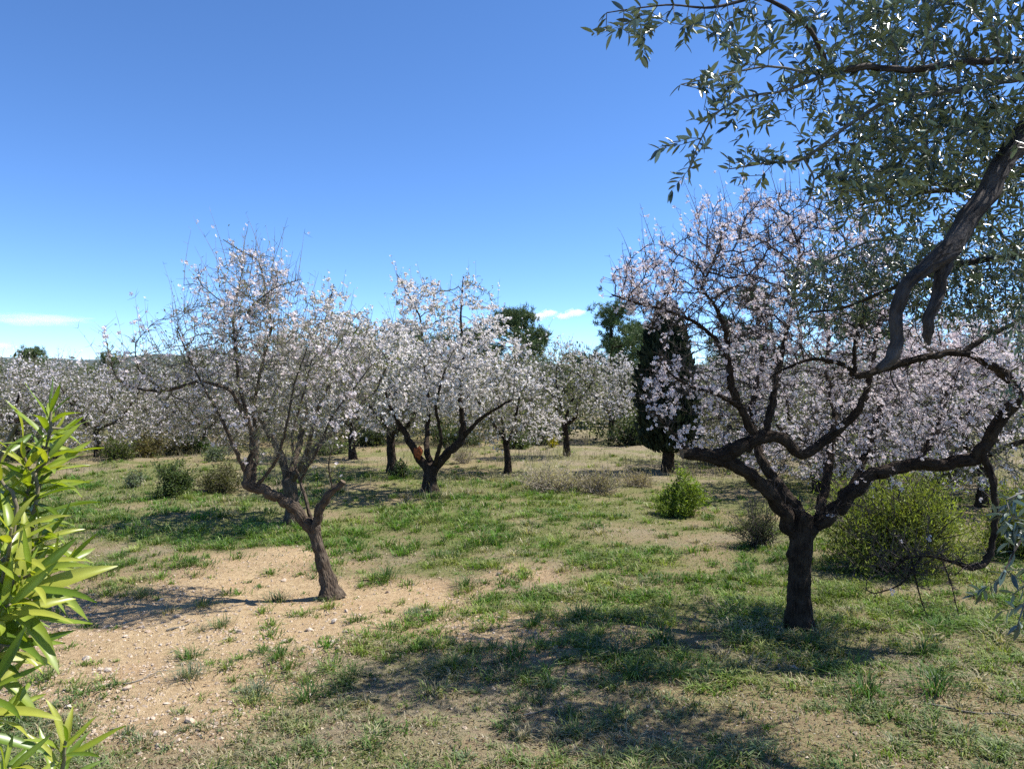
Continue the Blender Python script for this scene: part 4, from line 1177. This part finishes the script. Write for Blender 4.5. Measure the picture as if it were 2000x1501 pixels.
# ------------------------------------------------------------------ the bright shrub at the left edge
def left_shrub():
    rs = np.random.default_rng(17)
    base = np.array([-1.25, 1.45, 0.0])
    t = thing('leafy_shrub', 'bright yellow green shrub with long pointed leaves at the left edge', 'bush', base)
    meshes = []
    for k in range(5):
        v, q, _ = leaf_base(.135 + .013 * k, 6, .10 + .03 * (k % 3), .05 + .07 * k, two=False)
        v = v.copy(); v[:, 2] += 0.02 * np.sin(v[:, 0] * 7 + k) * (v[:, 1] != 0)
        c = np.array([[.16, .22, .024], [.21, .255, .03], [.095, .15, .018], [.27, .285, .045], [.175, .225, .026]][k])
        cc = np.tile(c, (len(v), 1)); cc[np.abs(v[:, 1]) < 1e-6] = c * 1.35
        gg = Geo(); gg.add(v, quad=q, col=cc); meshes.append(gg.mesh('leaf', M_SHRUB))
    # (px, py of the shoot's tip, distance, number of leaves, leaf length m, axis lean)
    sh = [(100, 800, 1.46, 17, .090, (.15, 0, 1)), (128, 838, 1.5, 8, .085, (.8, .1, .35)), (48, 893, 1.40, 17, .092, (-.05, -.1, 1)), (96, 893, 1.42, 18, .096, (.45, -.1, .8)), (-5, 925, 1.36, 14, .10, (-.2, 0, 1)),
          (22, 1030, 1.30, 15, .118, (.3, -.2, 1)), (92, 1045, 1.42, 17, .105, (.7, 0, .6)), (128, 1098, 1.40, 15, .095, (.9, -.1, .45)), (62, 1120, 1.28, 16, .122, (.6, -.3, .6)), (20, 1180, 1.24, 15, .118, (.6, -.2, .6)),
          (62, 1172, 1.34, 11, .105, (.9, 0, .25)), (38, 1262, 1.28, 11, .105, (.9, 0, .25)), (-8, 1330, 1.2, 13, .11, (.5, -.2, .7)), (8, 1395, 1.22, 9, .10, (.7, 0, .4)),
          (128, 1446, 1.30, 22, .092, (.35, -.25, 1)), (20, 1500, 1.18, 13, .10, (.6, -.1, .7)), (-70, 1120, 1.25, 14, .11, (.2, 0, 1))]
    for k, (a, b, y, n, ll, ax) in enumerate(sh):
        n = int(n * 1.2)
        tip = W(a, b, y); ax = nrm(np.array(ax, float))
        p0 = base + rs.normal(size=3) * np.array([.05, .05, 0])
        mid = (p0 * .4 + tip * .6) - ax * .06 + np.array([-.08, .05, 0])
        path = catmull(np.array([np.append(p0, .009), np.append((p0 + mid) / 2 + np.array([-.05, .02, 0]), .0075), np.append(mid, .0055), np.append(tip - ax * .13, .004), np.append(tip, .0025)]), step=.03)
        g = Geo(); tube(g, path[:, :3], path[:, 3], 7, .06, k)
        g.obj('stem', [M_SHSTEM, M_CUT], t, base, bark=True)
        for i in range(n):
            f = i / n                        # 0 top whorl .. 1 lowest leaf
            pos = tip - ax * (.004 + .17 * f ** 1.2)
            ang = i * 2.399 + k
            u = nrm(np.cross(ax, np.array([.3, .9, .1]))); w = np.cross(ax, u)
            radial = u * math.cos(ang) + w * math.sin(ang)
            open_ = .35 + 1.0 * f ** .6 + rs.uniform(-.12, .12)
            d = nrm(ax * math.cos(open_) + radial * math.sin(open_) + np.array([.12, 0, -.02]))
            z = nrm(ax - d * np.dot(ax, d) + rs.normal(size=3) * .12)
            z = nrm(z - d * np.dot(z, d))
            s = ll * (.72 + .42 * min(1, f * 2.2)) * rs.uniform(.7, 1.2)
            Mx = np.stack([d, np.cross(z, d), z], -1) * s
            o = bpy.data.objects.new('leaf', meshes[int(rs.integers(0, 5))]); COL.objects.link(o); o.parent = t
            o.matrix_local = Matrix.Translation(Vector(pos - base)) @ Matrix([list(r) for r in Mx]).to_4x4()
M_SHSTEM = bark_mat('shrub_stem', (0.10, 0.08, 0.05), (0.22, 0.19, 0.12), bump=.2)
left_shrub()

# ------------------------------------------------------------------ grass, weeds, gravel
def blades(geo, pos, yaw, h, w, lean, col, rs):
    m = len(pos)
    d = np.stack([np.cos(yaw), np.sin(yaw), np.zeros(m)], -1); s = np.stack([-np.sin(yaw), np.cos(yaw), np.zeros(m)], -1)
    up = np.array([0, 0, 1.0])
    mid = pos + up * (h * .6)[:, None] + d * (h * lean * .3)[:, None]
    tip = pos + up * (h * (1 - .25 * lean))[:, None] + d * (h * lean)[:, None]
    hw = (w / 2)[:, None] * s
    V = np.stack([pos - hw, pos + hw, mid + hw * .8, mid - hw * .8, tip], 1)
    off = (np.arange(m) * 5)[:, None]
    q = np.array([[0, 1, 2, 3]]) + off; t = np.array([[3, 2, 4]]) + off
    geo.add(V.reshape(-1, 3), tri=t, quad=q, col=np.repeat(col, 5, 0))

def sample_ground(n, rs, k, y0=3.0, y1=30.0):
    u = rs.random(n); y = (y0 ** k + u * (y1 ** k - y0 ** k)) ** (1 / k)
    return rs.uniform(-1, 1, n) * (.74 * y + 1.0), y

def grass_colour(x, y, lu, wet, near, rs):
    m = len(x)
    tone = fbm(x * 1.7, y * 1.7, 12, 3)
    a = np.array([.11, .165, .026]); b = np.array([.24, .255, .07]); c = np.array([.06, .155, .014]); gry = np.array([.17, .195, .11])
    col = a + (b - a) * sstep(.25, .75, tone)[:, None]
    lw = np.clip(wet, 0, 1)[:, None] * rs.uniform(.3, 1, (m, 1)); col = col * (1 - lw) + c * lw
    gw = (near * .8)[:, None] * rs.random((m, 1)); return col * (1 - gw) + gry * gw

def build_grass():
    rs = np.random.default_rng(123)
    # the short sward: moss, clover and dry thatch close to the soil
    x, y = sample_ground(340000, rs, -.7, 3.0, 27.0)
    s = sand_mask(x, y); lu = lush_mask(x, y); dr = dry_mask(x, y); pt = patch_mask(x, y)
    dens = (.24 + .6 * pt * sstep(.3, .6, fbm(x * 4, y * 4, 71, 3)) + .45 * lu) * (1 - .985 * s) * (1 - .3 * dr)
    kp = rs.random(len(x)) < np.clip(dens, 0, 1); x, y, lu, dr = x[kp], y[kp], lu[kp], dr[kp]; m = len(x)
    near = 1 - sstep(4.3, 5.9, y)
    col = grass_colour(x, y, lu, lu * .35, near, rs)
    isdry = rs.random(m) < (.13 + .4 * dr - .1 * lu + .28 * near)
    col[isdry] = np.array([.31, .26, .165]); col *= rs.uniform(.6, 1.4, (m, 1))
    h = (.014 + .024 * rs.random(m)) * (1 + .9 * lu) * (1 + .25 * (y > 12)); w = (.0035 + .003 * rs.random(m)) * (1 + y / 13)
    g = Geo(); blades(g, np.stack([x, y, gh(x, y) - .003], -1), rs.random(m) * 6.283, h, w, np.where(isdry, rs.uniform(.8, 2.6, m), rs.uniform(.3, 1.6, m)), col, rs)
    n_sw = m
    # spreading tufts
    x, y = sample_ground(25000, rs, -.75, 3.0, 25.0)
    s = sand_mask(x, y); lu = lush_mask(x, y); dr = dry_mask(x, y); pt = patch_mask(x, y)
    clus = sstep(.42, .62, fbm(x * 2.2, y * 2.2, 88, 3))
    dens = (.08 + .55 * clus * (.35 + .65 * pt) + .35 * lu) * (1 - .93 * s) * (1 - .3 * dr) * (1 + .9 * sstep(-1.2, .3, x) * (1 - sstep(7.2, 9, y)) * sstep(4.4, 5.0, y)) + .03 * s
    kp = rs.random(len(x)) < np.clip(dens, 0, 1); x, y, lu, dr, s = x[kp], y[kp], lu[kp], dr[kp], s[kp]; nt_ = len(x)
    size = (.4 + 1.15 * rs.random(nt_) ** 1.7) * (1 - .3 * (1 - sstep(4.3, 5.9, y))) * (1 - .25 * s)
    per = np.clip((46 * size * np.interp(y, [4, 10, 25], [1.25, 1.0, .6])).astype(int), 10, 70)
    near = 1 - sstep(4.3, 5.9, y)
    tcol = grass_colour(x, y, lu, .5 + .45 * lu + rs.uniform(-.5, .45, nt_), near, rs) * rs.uniform(.7, 1.3, (nt_, 1))
    tdry = rs.random(nt_) < .04 + .3 * dr + .12 * near; tcol[tdry] = np.array([.34, .29, .17]) * rs.uniform(.7, 1.1, (int(tdry.sum()), 1))
    idx = np.repeat(np.arange(nt_), per); m = len(idx)
    r = np.abs(rs.normal(size=m)) * .06 * size[idx]; a = rs.random(m) * 6.283
    px = x[idx] + r * np.cos(a); py = y[idx] + r * np.sin(a) * 1.0
    h = rs.uniform(.025, .085, m) * size[idx] * (1 + .45 * lu[idx]); w = rs.uniform(.004, .0075, m) * (1 + y[idx] / 14)
    col = tcol[idx] * rs.uniform(.65, 1.4, (m, 1)); b = rs.random(m) < .05; col[b] = np.array([.36, .30, .17])
    blades(g, np.stack([px, py, gh(px, py) - .003], -1), a + rs.normal(size=m) * .6, h, w, rs.uniform(.3, 1.9, m), col, rs)
    o = g.obj('grass', M_GRASS, smooth=False, kind='stuff'); tag(o, 'short green and straw coloured grass between the trees', 'grass')
    print('grass blades', n_sw, m)
    # litter: dead leaves, bits of twig and a few fallen petals
    x, y = sample_ground(26000, rs, -1.0, 3.2, 14.0); s = sand_mask(x, y)
    kp = rs.random(len(x)) < .85 - .5 * s; x, y = x[kp], y[kp]; m = len(x)
    pd = rs.random(m) < .05
    col = np.array([.17, .11, .065]) * rs.uniform(.4, 1.7, (m, 1)); col[pd] = np.array([.85, .82, .8])
    dd = nrm(rs.normal(size=(m, 3)) * np.array([1, 1, .25]))
    sz = np.where(pd, .014, rs.uniform(.01, .035, m)); fm = frames(dd, rs, rs.normal(size=(m, 3)) * .4 + np.array([0, 0, 1])) * sz[:, None, None]
    gl = Geo(); gl.inst(SLV, None, SLQ, fm, np.stack([x, y, gh(x, y) + .004], -1), col)
    o = gl.obj('leaf_litter', M_LEAF, smooth=False, kind='stuff'); tag(o, 'dead leaves and bits of twig strewn over the orchard ground', 'litter')
    # tall dry stalks in the far straw
    n = 26000
    y = rs.uniform(13, 29, n); x = rs.uniform(-.72, .72, n) * y
    kp = rs.random(n) < dry_mask(x, y) * .9 * sstep(.35, .6, fbm(x * .9, y * .9, 99, 3)); x = x[kp]; y = y[kp]; m = len(x)
    col = np.array([.29, .24, .17]) * rs.uniform(.5, 1.2, (m, 1))
    g = Geo(); blades(g, np.stack([x, y, gh(x, y)], -1), rs.random(m) * 6.283, rs.uniform(.1, .34, m), rs.uniform(.006, .012, m), rs.uniform(.1, .8, m), col, rs)
    o = g.obj('dry_grass', M_GRASS, smooth=False, kind='stuff'); tag(o, 'tall straw coloured dry grass at the back of the orchard', 'grass')
build_grass()

def tufts():
    rs = np.random.default_rng(31)
    ms = []
    for k in range(5):
        m = 150
        r = np.abs(rs.normal(size=m)) * .07; a = rs.random(m) * 6.283
        pos = np.stack([r * np.cos(a), r * np.sin(a), -.01 * np.ones(m)], -1)
        col = np.array([[.055, .115, .022], [.08, .14, .03], [.10, .14, .05], [.05, .10, .02], [.14, .17, .10]][k]) * rs.uniform(.6, 1.5, (m, 1))
        dryb = rs.random(m) < .12; col[dryb] = np.array([.33, .27, .15])
        yaw = a + rs.normal(size=m) * .5
        g = Geo(); blades(g, pos, yaw, rs.uniform(.05, .14, m), rs.uniform(.003, .007, m), rs.uniform(.3, 1.9, m), col, rs)
        ms.append(g.mesh('grass_tuft', M_GRASS, smooth=False))
    # px, py of the foot, size, kind, label
    L = [(1005, 1290, 1.2, 0, 'dark green grass tuft in the middle of the big tree shadow, leftmost of its row'), (1040, 1228, 1.1, 0, 'grass tuft just behind the leftmost tuft in the big tree shadow'),
         (1135, 1215, 1.3, 0, 'broad grass tuft in the big tree shadow midway to the trunk'), (1205, 1292, 1.4, 3, 'large dark grass tuft in the centre of the big tree shadow'),
         (1295, 1262, 1.2, 0, 'grass tuft in shadow left of the big almond trunk'), (1320, 1330, 1.1, 1, 'grass tuft in front of the shadow left of the big trunk'),
         (1580, 1268, 1.2, 1, 'bright grass tuft at the foot of the big almond trunk'), (1690, 1362, 1.3, 0, 'grass tuft low right of the big almond trunk'),
         (1835, 1240, 1.0, 1, 'lone grass tuft on straw right of the big almond trunk'), (1800, 1282, 1.2, 1, 'wide grass tuft below the lone tuft on the right'), (1830, 1362, 1.4, 0, 'big grass tuft near the lower right corner'),
         (1545, 1090, 1.3, 1, 'sunlit grass tuft behind the left side of the big trunk'), (1450, 1118, 1.2, 1, 'sunlit grass tuft left behind the big trunk'), (1270, 1135, 1.1, 0, 'grass tuft right of centre in the sunny grass'),
         (910, 1140, 1.0, 0, 'grass tuft left of the middle on sparse grass'), (812, 1198, .9, 4, 'grey green weed tuft at the right edge of the bare sand'), (752, 1130, 1.3, 0, 'spreading green tuft right of the leaning trunk'),
         (880, 1085, 1.0, 0, 'small dark tuft right behind the leaning trunk'), (372, 1280, .9, 1, 'small tuft alone on the bare sand, left'), (545, 1285, .9, 1, 'tuft on the sand below the leaning trunk'),
         (430, 1222, .8, 2, 'weed tuft at the end of the trunk shadow on sand'), (545, 1165, 1.1, 2, 'tuft in the trunk shadow left of the leaning almond'), (398, 1178, .9, 2, 'tuft in the long shadow on the sand'), (275, 1165, 1.0, 2, 'tuft at the left end of the shadow on the sand'),
         (680, 1322, .9, 1, 'small green tuft at the front edge of the sand'), (600, 1355, 1.1, 0, 'dark tuft in front of the bare sand'), (370, 1325, .9, 4, 'grey weed at the lower left edge of the sand'), (500, 1350, 1.0, 4, 'grey weed tuft in the lower left grass'),
         (640, 1165, .7, 1, 'little tuft at the foot of the leaning trunk'), (885, 1310, 1.1, 2, 'thin tuft at the left edge of the big shadow'), (1720, 960, 1.3, 1, 'far tuft under the right bough'), (1240, 1325, 1.2, 0, 'tuft in the lower middle of the big shadow')]
    for i, (a, b, s, k, lab) in enumerate(L):
        Y = CAMZ * F / (b - 750.5); x = (a - 1000) / F * Y
        o = bpy.data.objects.new('grass_tuft', ms[k]); COL.objects.link(o)
        o.location = (x, Y, float(gh(x, Y))); o.rotation_euler = (0, 0, i * 1.7); o.scale = (s, s, s)
        tag(o, lab, 'grass', 'grass tufts in the orchard')
tufts()

def stones():
    rs = np.random.default_rng(8)
    import bmesh
    ms = []
    for k in range(5):
        bm = bmesh.new(); bmesh.ops.create_icosphere(bm, subdivisions=1, radius=.5)
        v = np.array([w.co[:] for w in bm.verts]); f = np.array([[w.index for w in q.verts] for q in bm.faces]); bm.free()
        v = v * (1 + .22 * rs.normal(size=(len(v), 1))) * np.array([1, .75, .5])
        g = Geo(); g.add(v, tri=f, col=[[.50, .41, .31], [.44, .33, .23], [.55, .48, .39], [.36, .25, .16], [.46, .36, .26]][k]); ms.append(g)
    mm = [g.mesh('stone', M_STONE, smooth=False) for g in ms]
    n = 0; tries = 0
    while n < 120 and tries < 20000:
        tries += 1
        y = 1 / rs.uniform(1 / 10.0, 1 / 4.2); x = rs.uniform(-.7, .7) * y
        if rs.random() > .05 + .95 * float(sand_mask(np.array([x]), np.array([y]))[0]):
            continue
        s = .024 + .055 * rs.random() ** 2.5
        o = bpy.data.objects.new('stone', mm[n % 5]); COL.objects.link(o)
        o.location = (x, y, float(gh(x, y)) + s * .08); o.rotation_euler = (rs.normal() * .3, rs.normal() * .3, rs.random() * 6.28); o.scale = (s, s, s)
        tag(o, 'small pale loose stone lying on the sandy ground', 'stone', 'loose stones on the sandy ground'); n += 1
    m = 64000
    y = 1 / rs.uniform(1 / 13.0, 1 / 3.2, m); x = rs.uniform(-.72, .72, m) * y
    kp = rs.random(m) < (.06 + .94 * sand_mask(x, y)) * (.35 + .65 * sstep(.35, .6, fbm(x * 2, y * 2, 5, 3))); x = x[kp]; y = y[kp]; m = len(x)
    s = .007 + .034 * rs.random(m) ** 3
    v = np.array([[.5, 0, 0], [-.5, .1, 0], [0, .45, 0], [.1, -.45, 0], [0, 0, .35], [0, 0, -.3]])
    f = np.array([[0, 2, 4], [2, 1, 4], [1, 3, 4], [3, 0, 4], [2, 0, 5], [1, 2, 5], [3, 1, 5], [0, 3, 5]])
    mats = frames(nrm(rs.normal(size=(m, 3)) * np.array([1, 1, .25])), rs, rs.normal(size=(m, 3)) * .3 + np.array([0, 0, 1])) * s[:, None, None]
    col = np.array([.44, .33, .215]) * rs.uniform(.4, 1.35, (m, 1))
    g = Geo(); g.inst(v, f, None, mats, np.stack([x, y, gh(x, y)], -1), col)
    o = g.obj('gravel', M_STONE, smooth=False, kind='stuff'); tag(o, 'fine gravel and clods scattered over the bare sand', 'gravel')
stones()

def sticks():
    for k, (a, b, a2, b2, r, lab) in enumerate([
            (325, 1228, 372, 1216, .008, 'pale dry stick on the bare sand at left'),
            (1810, 1388, 1990, 1412, .007, 'long dry stick in the grass at the lower right'),
            (1020, 1405, 1110, 1380, .005, 'dead twig in the shaded grass at the bottom middle'),
            (240, 1342, 330, 1310, .005, 'thin grey twig at the lower left edge of the sand'),
            (1395, 1320, 1440, 1262, .004, 'thin dry stalk leaning in the shade left of the big trunk'),
            (660, 1352, 770, 1340, .005, 'twig lying in front of the bare sand')]):
        p = []
        for t in np.linspace(0, 1, 6):
            py = b + (b2 - b) * t; Y = CAMZ * F / (py - 750.5); x = (a + (a2 - a) * t - 1000) / F * Y
            p.append([x + .01 * math.sin(t * 9 + k), Y, float(gh(x, Y)) + .012 + .008 * math.sin(t * 7 + k)])
        g = Geo(); tube(g, np.array(p), np.full(6, r) * np.linspace(1, .5, 6), 6, .1, k)
        o = g.obj('stick', [M_OTWIG, M_CUT], None, p[0], bark=True); tag(o, lab, 'stick')
sticks()

# ------------------------------------------------------------------ clouds
def cloud(label, cx, cy, Y, blobs, dens, seed):
    m, nt, out = new_mat('cloud_vapour')
    tc = nt.nodes.new('ShaderNodeTexCoord')
    ln = nt.nodes.new('ShaderNodeVectorMath'); ln.operation = 'LENGTH'; nt.links.new(tc.outputs['Object'], ln.inputs[0])
    n = noise(nt, tc.outputs['Object'], 2.2, 4, .6)
    a = nt.nodes.new('ShaderNodeMath'); a.operation = 'SUBTRACT'
    sc_ = nt.nodes.new('ShaderNodeMath'); sc_.operation = 'MULTIPLY'; sc_.inputs[1].default_value = 2.1
    nt.links.new(n, sc_.inputs[0]); nt.links.new(sc_.outputs[0], a.inputs[0]); nt.links.new(ln.outputs['Value'], a.inputs[1])
    mr = nt.nodes.new('ShaderNodeMapRange'); nt.links.new(a.outputs[0], mr.inputs[0])
    mr.inputs[1].default_value = .2; mr.inputs[2].default_value = .75; mr.inputs[3].default_value = 0; mr.inputs[4].default_value = dens
    v = nt.nodes.new('ShaderNodeVolumePrincipled'); v.inputs['Color'].default_value = (1, 1, 1, 1); v.inputs['Anisotropy'].default_value = .2
    nt.links.new(mr.outputs[0], v.inputs['Density']); nt.links.new(v.outputs[0], out.inputs['Volume'])
    import bmesh
    c = W(cx, cy, Y)
    t = thing('cloud', label, 'cloud', c)
    for (dx, dy, rx, ry) in blobs:
        bm = bmesh.new(); bmesh.ops.create_icosphere(bm, subdivisions=2, radius=1.0)
        me = bpy.data.meshes.new('puff'); bm.to_mesh(me); bm.free(); me.materials.append(m)
        o = bpy.data.objects.new('puff', me); COL.objects.link(o); o.parent = t
        s = Y / F; o.location = (dx * s, 0, -dy * s); o.scale = (rx * s, rx * s * .8, ry * s)
        o['kind'] = 'stuff'
cloud('small white cloud left of the pine top, left one of a pair', 1058, 614, 3000, [(-8, 4, 24, 11), (14, -3, 20, 9)], .05, 1)
cloud('small white cloud touching the pine top, right one of a pair', 1112, 613, 3000, [(-10, 4, 22, 8), (12, -3, 24, 9)], .05, 2)
cloud('thin white cloud streak above the left almonds', 70, 624, 3000, [(0, 0, 120, 13)], .006, 3)
cloud('low white cloud behind the almonds at the left edge', 0, 676, 3000, [(0, 0, 30, 12)], .03, 4)
